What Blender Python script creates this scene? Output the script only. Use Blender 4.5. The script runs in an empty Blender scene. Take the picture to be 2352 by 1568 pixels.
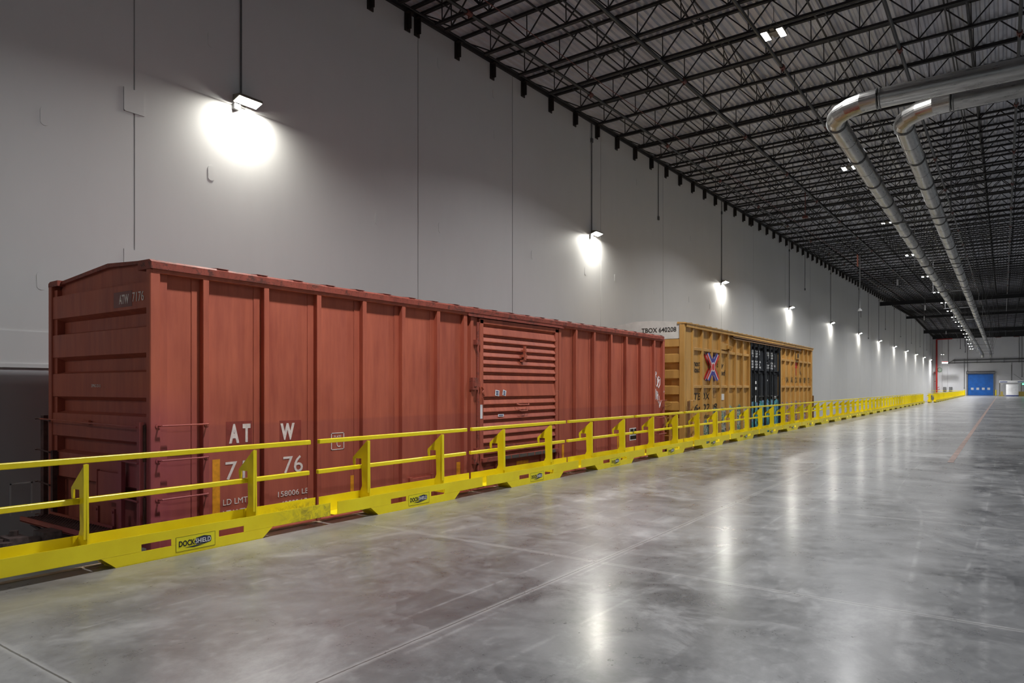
import bpy, math, random
from mathutils import Vector
random.seed(7)
S = bpy.context.scene
COL = S.collection
PI = math.pi
# ------------------------------------------------------------------ helpers
class MB:
    def __init__(s): s.v=[]; s.f=[]
    def add(s, vs, fs):
        n=len(s.v); s.v+= [tuple(v) for v in vs]; s.f+= [tuple(i+n for i in f) for f in fs]; return s
    def box(s, x0,x1,y0,y1,z0,z1):
        if x0>x1: x0,x1=x1,x0
        if y0>y1: y0,y1=y1,y0
        if z0>z1: z0,z1=z1,z0
        vs=[(x0,y0,z0),(x1,y0,z0),(x1,y1,z0),(x0,y1,z0),(x0,y0,z1),(x1,y0,z1),(x1,y1,z1),(x0,y1,z1)]
        return s.add(vs,[(0,3,2,1),(4,5,6,7),(0,1,5,4),(1,2,6,5),(2,3,7,6),(3,0,4,7)])
    def prism(s, prof, axis, a, b):
        """prof = list of 2D points in the plane normal to axis; other coords keep x,y,z order"""
        n=len(prof)
        def P(p,t):
            if axis=='x': return (t,p[0],p[1])
            if axis=='y': return (p[0],t,p[1])
            return (p[0],p[1],t)
        vs=[P(p,a) for p in prof]+[P(p,b) for p in prof]
        fs=[tuple(range(n)), tuple(reversed(range(n,2*n)))]
        fs+=[(i,i+n,(i+1)%n+n,(i+1)%n) for i in range(n)]
        return s.add(vs,fs)
    def tube(s, p0, p1, r, n=8, r1=None, cap=True):
        p0=Vector(p0); p1=Vector(p1); d=(p1-p0).normalized()
        u=d.orthogonal().normalized(); w=d.cross(u); r1=r if r1 is None else r1
        vs=[]
        for p,rr in((p0,r),(p1,r1)):
            for i in range(n):
                a=2*PI*(i+.5)/n; vs.append(p+rr*(math.cos(a)*u+math.sin(a)*w))
        fs=[(i,(i+1)%n,(i+1)%n+n,i+n) for i in range(n)]
        if cap: fs+=[tuple(reversed(range(n))),tuple(range(n,2*n))]
        return s.add(vs,fs)
    def path(s, pts, r, n=6):
        for a,b in zip(pts[:-1],pts[1:]): s.tube(a,b,r,n)
        return s
    def bar(s, p0, p1, w, h):
        """rectangular bar, w horizontal, h other"""
        p0=Vector(p0); p1=Vector(p1); d=(p1-p0).normalized()
        up=Vector((0,0,1)) if abs(d.z)<.95 else Vector((1,0,0))
        u=d.cross(up).normalized(); v=u.cross(d).normalized()
        vs=[p+a*w/2*u+b*h/2*v for p in(p0,p1) for a,b in((-1,-1),(1,-1),(1,1),(-1,1))]
        return s.add(vs,[(0,1,2,3),(7,6,5,4),(0,4,5,1),(1,5,6,2),(2,6,7,3),(3,7,4,0)])
    def sweep(s, pts, r, n=20, cap=True):
        """smooth tube along points (planar bend in XY)"""
        vs=[]; m=len(pts)
        for k,p in enumerate(pts):
            p=Vector(p)
            d=(Vector(pts[min(k+1,m-1)])-Vector(pts[max(k-1,0)])).normalized()
            u=Vector((0,0,1)); w=d.cross(u).normalized(); u=w.cross(d).normalized()
            for i in range(n):
                a=2*PI*i/n; vs.append(p+r*(math.cos(a)*w+math.sin(a)*u))
        fs=[(k*n+i,k*n+(i+1)%n,(k+1)*n+(i+1)%n,(k+1)*n+i) for k in range(m-1) for i in range(n)]
        if cap: fs+=[tuple(reversed(range(n))),tuple(range((m-1)*n,m*n))]
        return s.add(vs,fs)
    def build(s, name, mat, parent=None, off=True, bevel=0, smooth=False):
        me=bpy.data.meshes.new(name); me.from_pydata(s.v,[],s.f); me.validate()
        import bmesh
        bm=bmesh.new(); bm.from_mesh(me); bmesh.ops.recalc_face_normals(bm,faces=bm.faces); 
        if bevel: bmesh.ops.bevel(bm,geom=list(bm.edges),offset=bevel,segments=1,affect='EDGES')
        bm.to_mesh(me); bm.free()
        me.materials.append(mat)
        o=bpy.data.objects.new(name,me); COL.objects.link(o)
        if smooth:
            for p in me.polygons: p.use_smooth=True
            try: me.set_sharp_from_angle(angle=math.radians(35))
            except Exception: pass
        if parent: 
            o.parent=parent
            if off: o.location=-root_world(parent)
        return o
def root_world(p):
    # world location of a parent when all parents are unrotated
    v=Vector((0,0,0))
    while p: v=v+Vector(p.location); p=p.parent
    return v
def tag(o,label=None,cat=None,group=None,kind=None):
    if label: o['label']=label
    if cat: o['category']=cat
    if group: o['group']=group
    if kind: o['kind']=kind
    return o
def thing(name,loc,label,cat,group=None):
    o=bpy.data.objects.new(name,None); COL.objects.link(o); o.location=loc; o.empty_display_size=.2
    return tag(o,label,cat,group)
def copy_tree(o,parent=None,depth=9):
    c=o.copy(); COL.objects.link(c); c.parent=parent
    if depth>0:
        for ch in KIDS.get(o.name,[]):
            copy_tree(ch,c,depth-1)
    return c
KIDS={}
def index_kids():
    KIDS.clear()
    for o in bpy.data.objects:
        if o.parent: KIDS.setdefault(o.parent.name,[]).append(o)
ORD='first second third fourth fifth sixth seventh eighth ninth tenth eleventh twelfth thirteenth fourteenth fifteenth sixteenth seventeenth eighteenth nineteenth twentieth twenty-first twenty-second twenty-third twenty-fourth twenty-fifth twenty-sixth twenty-seventh twenty-eighth twenty-ninth thirtieth'.split()

# ------------------------------------------------------------------ materials
def newmat(name):
    m=bpy.data.materials.new(name); m.use_nodes=True
    nt=m.node_tree; b=nt.nodes['Principled BSDF']; return m,nt,b
def N(nt,t,**k):
    n=nt.nodes.new(t)
    for a,v in k.items(): setattr(n,a,v)
    return n
def coords(nt,scale=(1,1,1),kind='Object'):
    tc=N(nt,'ShaderNodeTexCoord'); mp=N(nt,'ShaderNodeMapping'); mp.inputs['Scale'].default_value=scale
    nt.links.new(tc.outputs[kind],mp.inputs['Vector']); return mp.outputs['Vector']
def noise(nt,vec,scale,detail=5,rough=.55,dist=0):
    n=N(nt,'ShaderNodeTexNoise'); n.inputs['Scale'].default_value=scale; n.inputs['Detail'].default_value=detail
    n.inputs['Roughness'].default_value=rough; n.inputs['Distortion'].default_value=dist
    nt.links.new(vec,n.inputs['Vector']); return n.outputs['Fac']
def rng(nt,val,a,b,c=0.,d=1.,clamp=True):
    n=N(nt,'ShaderNodeMapRange'); n.clamp=clamp
    for i,v in enumerate((a,b,c,d)): n.inputs[i+1].default_value=v
    nt.links.new(val,n.inputs[0]); return n.outputs[0]
def mix(nt,fac,a,b):
    n=N(nt,'ShaderNodeMix',data_type='RGBA')
    if isinstance(fac,(int,float)): n.inputs[0].default_value=fac
    else: nt.links.new(fac,n.inputs[0])
    for i,v in ((6,a),(7,b)):
        if isinstance(v,tuple): n.inputs[i].default_value=(*v[:3],1)
        else: nt.links.new(v,n.inputs[i])
    return n.outputs[2]
def M(nt,op,a,b=0.,c=None):
    n=N(nt,'ShaderNodeMath',operation=op)
    for i,v in enumerate((a,b,c)):
        if v is None: continue
        if isinstance(v,(int,float)): n.inputs[i].default_value=v
        else: nt.links.new(v,n.inputs[i])
    return n.outputs[0]
def simple(name,col,rough=.5,metal=0.,var=.12,scale=6.,bump=0.):
    m,nt,b=newmat(name); v=coords(nt)
    f=noise(nt,v,scale)
    c2=tuple(x*(1-var*2) for x in col); c1=tuple(min(1,x*(1+var)) for x in col)
    nt.links.new(mix(nt,rng(nt,f,.3,.7),c2,c1),b.inputs['Base Color'])
    b.inputs['Roughness'].default_value=rough; b.inputs['Metallic'].default_value=metal
    if bump:
        bp=N(nt,'ShaderNodeBump'); bp.inputs['Strength'].default_value=bump; bp.inputs['Distance'].default_value=.01
        nt.links.new(f,bp.inputs['Height']); nt.links.new(bp.outputs[0],b.inputs['Normal'])
    return m
def emit(name,col,st):
    m=bpy.data.materials.new(name); m.use_nodes=True; nt=m.node_tree; nt.nodes.clear()
    e=N(nt,'ShaderNodeEmission'); o=N(nt,'ShaderNodeOutputMaterial')
    e.inputs[0].default_value=(*col,1); e.inputs[1].default_value=st; nt.links.new(e.outputs[0],o.inputs[0]); return m
def car_paint(name,base,dark,rust,rough=.5,rustamt=.5,purple=False):
    m,nt,b=newmat(name)
    v=coords(nt); vs=coords(nt,(1,1,.12))
    streak=noise(nt,vs,7,6,.6); big=noise(nt,v,.9,4); fine=noise(nt,v,38,6,.7)
    c=mix(nt,rng(nt,streak,.35,.7),base,dark)
    c=mix(nt,rng(nt,big,.4,.75,0,.45),c,tuple(min(1,x*1.18) for x in base))
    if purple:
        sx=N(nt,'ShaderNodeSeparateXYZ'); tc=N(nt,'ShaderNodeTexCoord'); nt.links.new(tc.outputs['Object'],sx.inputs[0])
        # plum tint low on the near end, maroon tint over the lower body
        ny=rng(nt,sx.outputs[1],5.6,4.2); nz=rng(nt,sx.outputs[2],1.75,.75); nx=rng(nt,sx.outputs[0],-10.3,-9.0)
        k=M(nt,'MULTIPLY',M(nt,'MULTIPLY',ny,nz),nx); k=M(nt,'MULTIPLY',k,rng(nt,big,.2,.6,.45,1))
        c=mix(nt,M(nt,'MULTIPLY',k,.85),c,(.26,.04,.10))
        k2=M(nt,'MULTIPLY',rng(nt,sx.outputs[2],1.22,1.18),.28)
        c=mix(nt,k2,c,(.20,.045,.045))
    c=mix(nt,rng(nt,fine,.64+.1*(1-rustamt),.72+.1*(1-rustamt),0,.8),c,rust)
    if rustamt>1:
        blot=noise(nt,coords(nt,(1,.6,1)),9,9,.75,.6); c=mix(nt,rng(nt,blot,.52,.60,0,.7),c,rust)
    nt.links.new(c,b.inputs['Base Color'])
    nt.links.new(rng(nt,big,.3,.7,rough-.08,rough+.12),b.inputs['Roughness'])
    bp=N(nt,'ShaderNodeBump'); bp.inputs['Strength'].default_value=.18; bp.inputs['Distance'].default_value=.02
    nt.links.new(big,bp.inputs['Height']); nt.links.new(bp.outputs[0],b.inputs['Normal'])
    return m
MT={}
RED=(.43,.104,.055)
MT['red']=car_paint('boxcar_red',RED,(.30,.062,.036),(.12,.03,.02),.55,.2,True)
MT['red_rust']=car_paint('boxcar_red_rusty',(.31,.065,.04),(.20,.04,.025),(.05,.022,.016),.62,1.7)
MT['red_dark']=simple('boxcar_underframe',(.085,.035,.03),.7,0,.25,9)
MT['yel_car']=car_paint('boxcar_yellow',(.60,.335,.095),(.47,.25,.065),(.24,.12,.04),.33,.1)
MT['white_car']=simple('boxcar_white',(.74,.72,.66),.45,0,.06,3)
MT['black_door']=simple('boxcar_black',(.022,.024,.028),.38,0,.2,5)
MT['black_rod']=simple('boxcar_black_rod',(.012,.012,.014),.35)
MT['letter']=simple('white_lettering',(.72,.62,.58),.6,0,.1,20)
MT['letter_pure']=simple('white_stencil',(.8,.8,.8),.6,0,.1,40)
MT['letter_black']=simple('black_lettering',(.02,.018,.015),.5)
MT['reflector']=simple('orange_reflector',(.72,.30,.02),.35,0,.12,14)
MT['paper']=simple('white_paper',(.75,.76,.8),.6,0,.08,60)
MT['logo_red']=simple('logo_red',(.62,.035,.03),.4)
MT['logo_blue']=simple('logo_blue',(.07,.06,.32),.4)
MT['tag_white']=simple('spray_white',(.78,.74,.76),.5)
MT['patch']=simple('old_paint_patch',(.22,.085,.075),.6)
MT['faded_brown']=simple('faded_brown_letter',(.26,.13,.05),.5)
MT['iron']=simple('dark_iron',(.065,.048,.045),.6,.3,.3,12)
MT['coupler_iron']=simple('coupler_iron',(.10,.07,.065),.5,.2,.3,12)
MT['steel']=simple('rail_steel',(.25,.24,.23),.35,.9)
MT['joist']=simple('joist_black',(.009,.008,.009),.6,0,.2,3)
MT['bracket']=simple('bracket_brown_black',(.02,.015,.012),.6)
MT['pipe_dark']=simple('sprinkler_pipe',(.008,.007,.007),.45)
MT['pipe_red']=simple('red_pipe',(.36,.018,.015),.4)
MT['coupling']=simple('rust_coupling',(.11,.025,.018),.55)
MT['conduit']=simple('conduit_grey',(.10,.10,.10),.5,.3)
MT['conduit_light']=simple('conduit_light',(.38,.38,.38),.45,.5)
MT['white_cap']=simple('white_cap',(.55,.55,.55),.6,0,.05)
MT['lamp_body']=simple('lamp_body',(.12,.11,.09),.45,.4)
MT['blue']=simple('door_blue',(.008,.13,.52),.4,0,.12,1.0)
MT['blue_band']=simple('navy_band',(.02,.035,.16),.4)
MT['galv']=simple('galvanised_hood',(.22,.22,.23),.4,.6)
MT['window']=simple('door_window',(.62,.66,.70),.15)
MT['tank']=simple('white_film_roll',(.72,.72,.72),.45,0,.06,2)
MT['orange_sign']=simple('orange_sign',(.75,.25,.16),.5)
MT['tan']=simple('dock_edge_tan',(.36,.27,.18),.6,0,.2,4)
MT['mirror']=simple('mirror_glass',(.55,.65,.58),.08,.9)
MT['black']=simple('black_ink',(.012,.012,.014),.4)
MT['navy_ink']=simple('navy_ink',(.015,.02,.05),.4)
MT['grey_box']=simple('grey_box',(.12,.12,.12),.5)
MT['green']=emit('green_signal',(.05,1,.35),12)
MT['lamp_wall']=emit('wall_lamp_lens',(1,.97,.88),560)
MT['lamp_ceil']=emit('ceiling_lamp_lens',(1,.975,.95),130)

def barrier_paint(name,grime):
    m,nt,b=newmat(name); v=coords(nt); f=noise(nt,v,3,5); g=noise(nt,v,9,8,.7,1.2)
    c=mix(nt,rng(nt,f,.3,.7),(.78,.62,.004),(.86,.72,.012))
    if grime:
        tc=N(nt,'ShaderNodeTexCoord'); sx=N(nt,'ShaderNodeSeparateXYZ'); nt.links.new(tc.outputs['Object'],sx.inputs[0])
        k=M(nt,'MULTIPLY',rng(nt,sx.outputs[1],.9,1.4),rng(nt,g,.42,.62)); k=M(nt,'MULTIPLY',k,rng(nt,sx.outputs[2],.30,.24))
        c=mix(nt,M(nt,'MULTIPLY',k,.75),c,(.20,.16,.03))
    else: c=mix(nt,rng(nt,g,.66,.74,0,.35),c,(.45,.36,.02))
    nt.links.new(c,b.inputs['Base Color']); b.inputs['Roughness'].default_value=.36; return m
MT['yellow']=barrier_paint('safety_yellow',False)
MT['yellow_worn']=barrier_paint('safety_yellow_worn',True)
MT['sticker']=simple('sticker_yellow',(.78,.70,.01),.45,0,.02)

def graffiti(name,cols):
    m,nt,b=newmat(name); v=coords(nt,(1,1,.7))
    n=noise(nt,v,1.6,3,.5,3.2); r=N(nt,'ShaderNodeValToRGB'); r.color_ramp.interpolation='CONSTANT'
    el=r.color_ramp.elements; el[0].position=0; el[0].color=(*cols[0],1); el[1].position=.36; el[1].color=(*cols[1],1)
    for i,c in enumerate(cols[2:]):
        e=el.new(.42+.05*i); e.color=(*c,1)
    nt.links.new(n,r.inputs[0]); nt.links.new(r.outputs[0],b.inputs['Base Color']); b.inputs['Roughness'].default_value=.45
    return m
MT['graf_a']=graffiti('graffiti_green',[(.35,.5,.25),(.02,.02,.03),(.25,.55,.42),(.03,.03,.04),(.42,.36,.45),(.5,.55,.28),(.05,.05,.08),(.35,.28,.38)])
MT['graf_b']=graffiti('graffiti_teal',[(.02,.12,.16),(.02,.02,.03),(.03,.30,.36),(.10,.5,.5),(.02,.16,.22),(.3,.4,.7),(.02,.25,.3),(.01,.02,.03)])
MT['graf_c']=graffiti('graffiti_maroon',[(.12,.02,.06),(.5,.32,.1),(.42,.36,.42),(.10,.015,.05),(.55,.5,.5),(.16,.03,.08),(.02,.02,.02),(.4,.34,.4)])

def floor_mat():
    m,nt,b=newmat('polished_concrete'); v=coords(nt); vs=coords(nt,(1,.6,1))
    big=noise(nt,v,.30,10,.66,.35); mid=noise(nt,v,1.7,12,.74,.5); fine=noise(nt,vs,11,8,.7); cl=noise(nt,v,.62,12,.78,.9)
    c=mix(nt,rng(nt,big,.40,.60),(.070,.072,.076),(.185,.188,.193))
    c=mix(nt,rng(nt,mid,.41,.61,0,.6),c,(.225,.228,.232))
    c=mix(nt,rng(nt,cl,.46,.70,0,.5),c,(.050,.052,.055))
    c=mix(nt,rng(nt,fine,.54,.74,0,.45),c,(.31,.313,.317))
    dust=noise(nt,coords(nt,(.8,.8,1)),.42,9,.7,.4)
    c=mix(nt,M(nt,'MULTIPLY',rng(nt,dust,.54,.64),rng(nt,mid,.35,.6,.2,.8)),c,(.37,.372,.374))
    vo=N(nt,'ShaderNodeTexVoronoi',distance='CHEBYCHEV'); vo.inputs['Scale'].default_value=1.5; vo.inputs['Randomness'].default_value=.8; nt.links.new(v,vo.inputs['Vector'])
    sc_=N(nt,'ShaderNodeSeparateColor'); nt.links.new(vo.outputs['Color'],sc_.inputs[0])
    c=mix(nt,M(nt,'MULTIPLY',rng(nt,sc_.outputs[0],.84,.85),rng(nt,big,.52,.46,0,.5)),c,(.06,.062,.066))
    # pale scratches and wheel scuffs
    for sc,rot,t in ((.45,.5,.0016),(.35,2.2,.0016),(.25,1.2,.002)):
        tc=N(nt,'ShaderNodeTexCoord'); mp=N(nt,'ShaderNodeMapping'); mp.inputs['Rotation'].default_value=(0,0,rot); mp.inputs['Scale'].default_value=(sc,sc*.05,1)
        nt.links.new(tc.outputs['Object'],mp.inputs['Vector'])
        n=noise(nt,mp.outputs[0],1.7,1,.3,.05)
        d=M(nt,'ABSOLUTE',M(nt,'SUBTRACT',n,.5))
        k=M(nt,'MULTIPLY',rng(nt,d,t,t*4,1,0),rng(nt,mid,.46,.6))
        c=mix(nt,M(nt,'MULTIPLY',k,.35),c,(.40,.40,.40))
    # tyre arcs
    w=N(nt,'ShaderNodeTexWave',wave_type='RINGS'); w.inputs['Scale'].default_value=.13; w.inputs['Distortion'].default_value=2.2; w.inputs['Detail'].default_value=1
    mp=N(nt,'ShaderNodeMapping'); mp.inputs['Location'].default_value=(4.2,-3.5,0); tc=N(nt,'ShaderNodeTexCoord'); nt.links.new(tc.outputs['Object'],mp.inputs[0]); nt.links.new(mp.outputs[0],w.inputs['Vector'])
    k=M(nt,'MULTIPLY',rng(nt,w.outputs['Fac'],.99,.999),rng(nt,cl,.55,.7)); c=mix(nt,M(nt,'MULTIPLY',k,.25),c,(.055,.055,.055))
    # saw-cut joints
    sx=N(nt,'ShaderNodeSeparateXYZ'); nt.links.new(tc.outputs['Object'],sx.inputs[0])
    X,Y=sx.outputs[0],sx.outputs[1]
    wob=M(nt,'MULTIPLY',M(nt,'SUBTRACT',noise(nt,v,14,3),.5),.012)
    def joint(val,per,off,wd):
        t=M(nt,'ADD',M(nt,'ADD',val,-off+per/2.),wob); t=M(nt,'SUBTRACT',M(nt,'MODULO',M(nt,'ADD',t,per*40),per),per/2.)
        return M(nt,'ABSOLUTE',t)
    jx=joint(X,9.8,-3.25,.01); jy=joint(Y,4.24,6.06,.01)
    j=M(nt,'MINIMUM',jx,jy)
    c=mix(nt,rng(nt,j,.012,.045,.45,0),c,(.42,.42,.415))
    c=mix(nt,rng(nt,j,.004,.009,.8,0),c,(.045,.045,.045))
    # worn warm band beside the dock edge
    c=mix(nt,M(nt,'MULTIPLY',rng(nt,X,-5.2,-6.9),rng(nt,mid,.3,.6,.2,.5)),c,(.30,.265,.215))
    nt.links.new(c,b.inputs['Base Color'])
    r=M(nt,'ADD',rng(nt,mid,.3,.7,.24,.36),rng(nt,fine,.45,.75,0,.10))
    nt.links.new(r,b.inputs['Roughness']); b.inputs['IOR'].default_value=1.5
    b.inputs['Coat Weight'].default_value=.3; b.inputs['Coat Roughness'].default_value=.18
    bp=N(nt,'ShaderNodeBump'); bp.inputs['Strength'].default_value=.06; bp.inputs['Distance'].default_value=.01
    nt.links.new(fine,bp.inputs['Height']); nt.links.new(bp.outputs[0],b.inputs['Normal'])
    return m
MT['floor']=floor_mat()
def wall_mat(name,col,var=.05):
    m,nt,b=newmat(name); v=coords(nt); n=noise(nt,v,.35,4); f=noise(nt,coords(nt,(1,1,.3)),2.4,7,.6); s=noise(nt,v,60,3)
    c=mix(nt,rng(nt,n,.3,.7),tuple(x*(1-var) for x in col),col); c=mix(nt,rng(nt,f,.45,.75,0,.22),c,tuple(x*.86 for x in col))
    nt.links.new(c,b.inputs['Base Color']); b.inputs['Roughness'].default_value=.62
    bp=N(nt,'ShaderNodeBump'); bp.inputs['Strength'].default_value=.08; bp.inputs['Distance'].default_value=.006
    nt.links.new(s,bp.inputs['Height']); nt.links.new(bp.outputs[0],b.inputs['Normal']); return m
MT['wall']=wall_mat('painted_tilt_up_wall',(.52,.52,.515))
MT['wall_far']=wall_mat('painted_far_wall',(.60,.60,.62))
MT['wall_grey']=wall_mat('grey_lower_panel',(.42,.42,.43))
MT['deck']=simple('galvanised_deck',(.52,.53,.58),.42,.35,.10,1.2)
MT['pit']=simple('pit_concrete',(.20,.195,.185),.8,0,.2,2)
def duct_mat():
    m,nt,b=newmat('spiral_duct_metal'); v=coords(nt,(.6,.6,6)); n=noise(nt,v,4,5,.6)
    nt.links.new(mix(nt,rng(nt,n,.3,.7),(.30,.295,.28),(.46,.45,.43)),b.inputs['Base Color'])
    b.inputs['Metallic'].default_value=1; nt.links.new(rng(nt,n,.3,.7,.25,.36),b.inputs['Roughness']); return m
MT['duct']=duct_mat(); MT['duct_ring']=simple('duct_ring',(.16,.16,.155),.4,.9)

# ------------------------------------------------------------------ lettering
def text(name,body,mat,parent,face,pos,a0,a1,z0,z1,bold=0.,shear=0.,th=.003,off=True):
    cu=bpy.data.curves.new(name,'FONT'); cu.body=body; cu.size=1; cu.offset=bold; cu.shear=shear; cu.resolution_u=3; cu.fill_mode='FRONT'
    o=bpy.data.objects.new('tmp_text',cu); COL.objects.link(o); bpy.context.view_layer.update()
    me=bpy.data.meshes.new_from_object(o.evaluated_get(bpy.context.evaluated_depsgraph_get()))
    bpy.data.objects.remove(o); bpy.data.curves.remove(cu)
    xs=[v.co.x for v in me.vertices]; ys=[v.co.y for v in me.vertices]
    x0,x1,y0,y1=min(xs),max(xs),min(ys),max(ys)
    for v in me.vertices:
        a=a0+(v.co.x-x0)/(x1-x0)*(a1-a0); z=z0+(v.co.y-y0)/(y1-y0)*(z1-z0)
        v.co=(pos,a,z) if face=='x' else (a,pos,z)
    for p in me.polygons: p.use_smooth=False
    me.name=name; me.materials.clear(); me.materials.append(mat)
    q=bpy.data.objects.new(name,me); COL.objects.link(q)
    md=q.modifiers.new('thick','SOLIDIFY'); md.thickness=th; md.offset=0
    if parent:
        q.parent=parent
        if off: q.location=-root_world(parent)
    return q

# ================================================================== SETTING
WX=-12.7; EDGE=-7.15; PITZ=-1.15; FARY=178.; NEARY=-13.; RX=26.
def zr(Y):
    return 11.3+.0204*Y if Y<140 else 11.3+.0204*140-.0275*(Y-140)
def kx(Y): return .014*max(0.,min(1.,1-(Y-60)/110.))
def zroof(X,Y): return zr(Y)+kx(Y)*(X-WX)

m=MB(); m.box(EDGE,RX,NEARY,FARY,-.3,0); tag(m.build('floor',MT['floor']),kind='structure')
m=MB(); m.box(WX-.3,EDGE,NEARY,FARY,PITZ-.2,PITZ); tag(m.build('floor_pit',MT['pit']),kind='structure')
m=MB(); m.box(EDGE,EDGE+.25,NEARY,172,PITZ,-.3); tag(m.build('wall_pit',MT['pit']),kind='structure')
m=MB(); m.box(EDGE-.02,EDGE+.06,NEARY,172,-.16,.006); tag(m.build('trim_1',MT['tan']),kind='structure')
m=MB(); m.box(WX,EDGE,172,FARY,PITZ,0); tag(m.build('floor_landing',MT['pit']),kind='structure')
# left wall of concrete panels with open joints
seams=[-5.6,.35,6.28,13.67,18.02,23.94,29.96,38.0,44.0,51.7]+[59.6+7.9*i for i in range(15)]
m=MB(); g=.014; y=NEARY
for s_ in seams+[FARY]:
    m.box(WX-.2,WX,y,s_-g if s_<FARY else FARY,PITZ,16.); y=s_+g
m.box(WX-.35,WX-.2,NEARY,FARY,PITZ,16.)
for s_ in seams: m.box(WX-.2,WX-.03,s_-g,s_+g,PITZ,16.)
tag(m.build('wall_left',MT['wall']),kind='structure')
m=MB(); m.box(WX,RX,FARY,FARY+.3,PITZ,16.); tag(m.build('wall_far',MT['wall_far']),kind='structure')
m=MB(); m.box(WX,WX+.012,NEARY,6.24,PITZ,2.02); tag(m.build('trim_2',MT['wall_grey']),kind='structure')
m=MB(); m.box(WX,WX+.05,NEARY,6.24,2.02,2.08); m.box(WX,WX+.02,NEARY,6.24,2.08,2.6); tag(m.build('trim_3',MT['wall']),kind='structure')
# roof deck: trapezoid ribs running along the hall
m=MB(); per=.20; xs=[]; x=WX
while x<RX:
    xs+=[(x,0),(x+.07,0),(x+.10,.05),(x+.17,.05)]; x+=per
st=[NEARY,0,60,85,110,140,178]
vs=[(x_,Y_,zroof(x_,Y_)+h_) for Y_ in st for x_,h_ in xs]; n=len(xs)
fs=[(j*n+i,j*n+i+1,(j+1)*n+i+1,(j+1)*n+i) for j in range(len(st)-1) for i in range(n-1)]
m.add(vs,fs)
ceil=m.build('ceiling',MT['deck']); md=ceil.modifiers.new('t','SOLIDIFY'); md.thickness=.01; tag(ceil,kind='structure')
# ledger angle where the roof meets the wall
m=MB()
for a,b in zip(st[:-1],st[1:]): m.bar((WX+.04,a,zr(a)-.05),(WX+.04,b,zr(b)-.05),.08,.14)
tag(m.build('trim_4',MT['joist']),kind='structure')
# painted floor line
m=MB(); m.box(-1.05,-.93,18.7,150,0,.003); tag(m.build('floor_stripe',simple('worn_salmon_paint',(.30,.205,.175),.35,0,.3,2)),'worn salmon painted lane line on the polished floor','floor marking')

# ---- cover plates and patches on the left wall
idx=0
for (Y,z) in [(4.86,6.1),(7.76,5.91),(4.81,3.43),(12.19,5.89),(19.17,6.08),(22.74,6.03),(25.16,6.08),(14.56,6.11),(7.76,8.52),(14.51,10.63),(17.05,10.66),(17.1,9.42),(29.0,6.0),(33.2,6.05),(36.2,6.0),(39.8,6.0),(27.2,10.4),(33.4,9.1)]:
    m=MB(); prof=[]
    for i in range(16):
        a=2*PI*i/16; prof.append((Y+.07*math.cos(a), z+.07*math.sin(a)+(.08 if math.sin(a)>0 else -.08)))
    m.prism(prof,'x',WX,WX+.007)
    lab={0:'pale oval cover plate high on the wall, left of the square patch',1:'pale oval cover plate on the wall below the nearest wall lamp',2:'pale oval cover plate just above the red boxcar left corner',3:'pale oval cover plate between the two nearest panel joints, above the boxcar letters'}.get(idx,'small pale oval cover plate on the plain upper wall beyond the first lamp')
    tag(m.build('cover_plate',MT['wall']),lab,'cover plate','oval cover plates on the left wall'); idx+=1
for k,(y0,y1,z0,z1) in enumerate([(6.1,6.46,6.6,7.02),(6.1,6.46,3.9,4.16)]):
    m=MB(); m.box(WX,WX+.008,y0,y1,z0,z1); m.box(WX,WX+.012,y0,y0+.015,z0,z1); m.box(WX,WX+.012,y0,y1,z0,z0+.015)
    tag(m.build('wall_patch',MT['wall']),['square painted-over patch on the wall joint, left of the nearest lamp','square painted-over patch on the wall joint just above the red boxcar roof'][k],'patch')
m=MB()
for a in ((4.37,4.39,-.3,.2),(4.66,4.68,-.3,.2),(4.37,4.68,.18,.2)): m.box(WX+.012,WX+.018,*a)
tag(m.build('panel_outline',MT['white_cap']),'thin pale rectangle outline on the grey lower wall, far left','marking')

# ================================================================== ROOF STEEL
def joist():
    r=thing('roof_joist',(0,0,0),'black open-web steel roof joist spanning the hall under the metal deck','joist','open-web roof joists')
    L=25.; D=.70
    m=MB()
    for s_ in(-1,1): m.box(0,L,s_*.028-.02,s_*.028+.02,-.085,-.02)
    m.build('top_chord',MT['joist'],r,False)
    m=MB()
    for s_ in(-1,1): m.box(1.0,L,s_*.028-.02,s_*.028+.02,-D-.065,-D)
    m.build('bottom_chord',MT['joist'],r,False)
    m=MB(); p=1.2; x=1.2
    m.bar((.08,0,-.06),(x,0,-D),.03,.03)
    while x<L-1:
        m.bar((x,0,-.06),(x,0,-D),.022,.022)
        m.bar((x,0,-D),(x+p/1.,0,-.06),.032,.032) if False else None
        m.bar((x,0,-D),(x+p/2,0,-.06),.03,.03); m.bar((x+p/2,0,-.06),(x+p,0,-D),.03,.03)
        x+=p
    m.build('web',MT['joist'],r,False)
    return r
def bracket_mb():
    m=MB(); m.box(0,.03,-.10,.10,-.52,-.05); m.box(0,.16,-.012,.012,-.48,-.05); m.box(0,.16,-.10,.10,-.07,-.05); return m
j0=joist(); index_kids()
ys=[15.27+1.66*i for i in range(-9,98)]+[13.25,43.1,73.0]
ys=[y for y in ys if y<176.5]
first=True
bproto=None
for Y in ys:
    o=j0 if first else copy_tree(j0)
    o.location=(WX,Y,zroof(WX,Y)-.005); o.rotation_euler=(0,-math.atan(kx(Y)),0)
    if bproto is None:
        bproto=bracket_mb().build('wall_bracket',MT['bracket']); tag(bproto,'dark steel seat bracket under a joist end at the top of the wall','bracket','joist seat brackets along the wall top'); b=bproto
    else: b=bproto.copy(); COL.objects.link(b)
    b.location=(WX,Y,zroof(WX,Y)-.08); first=False
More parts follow.
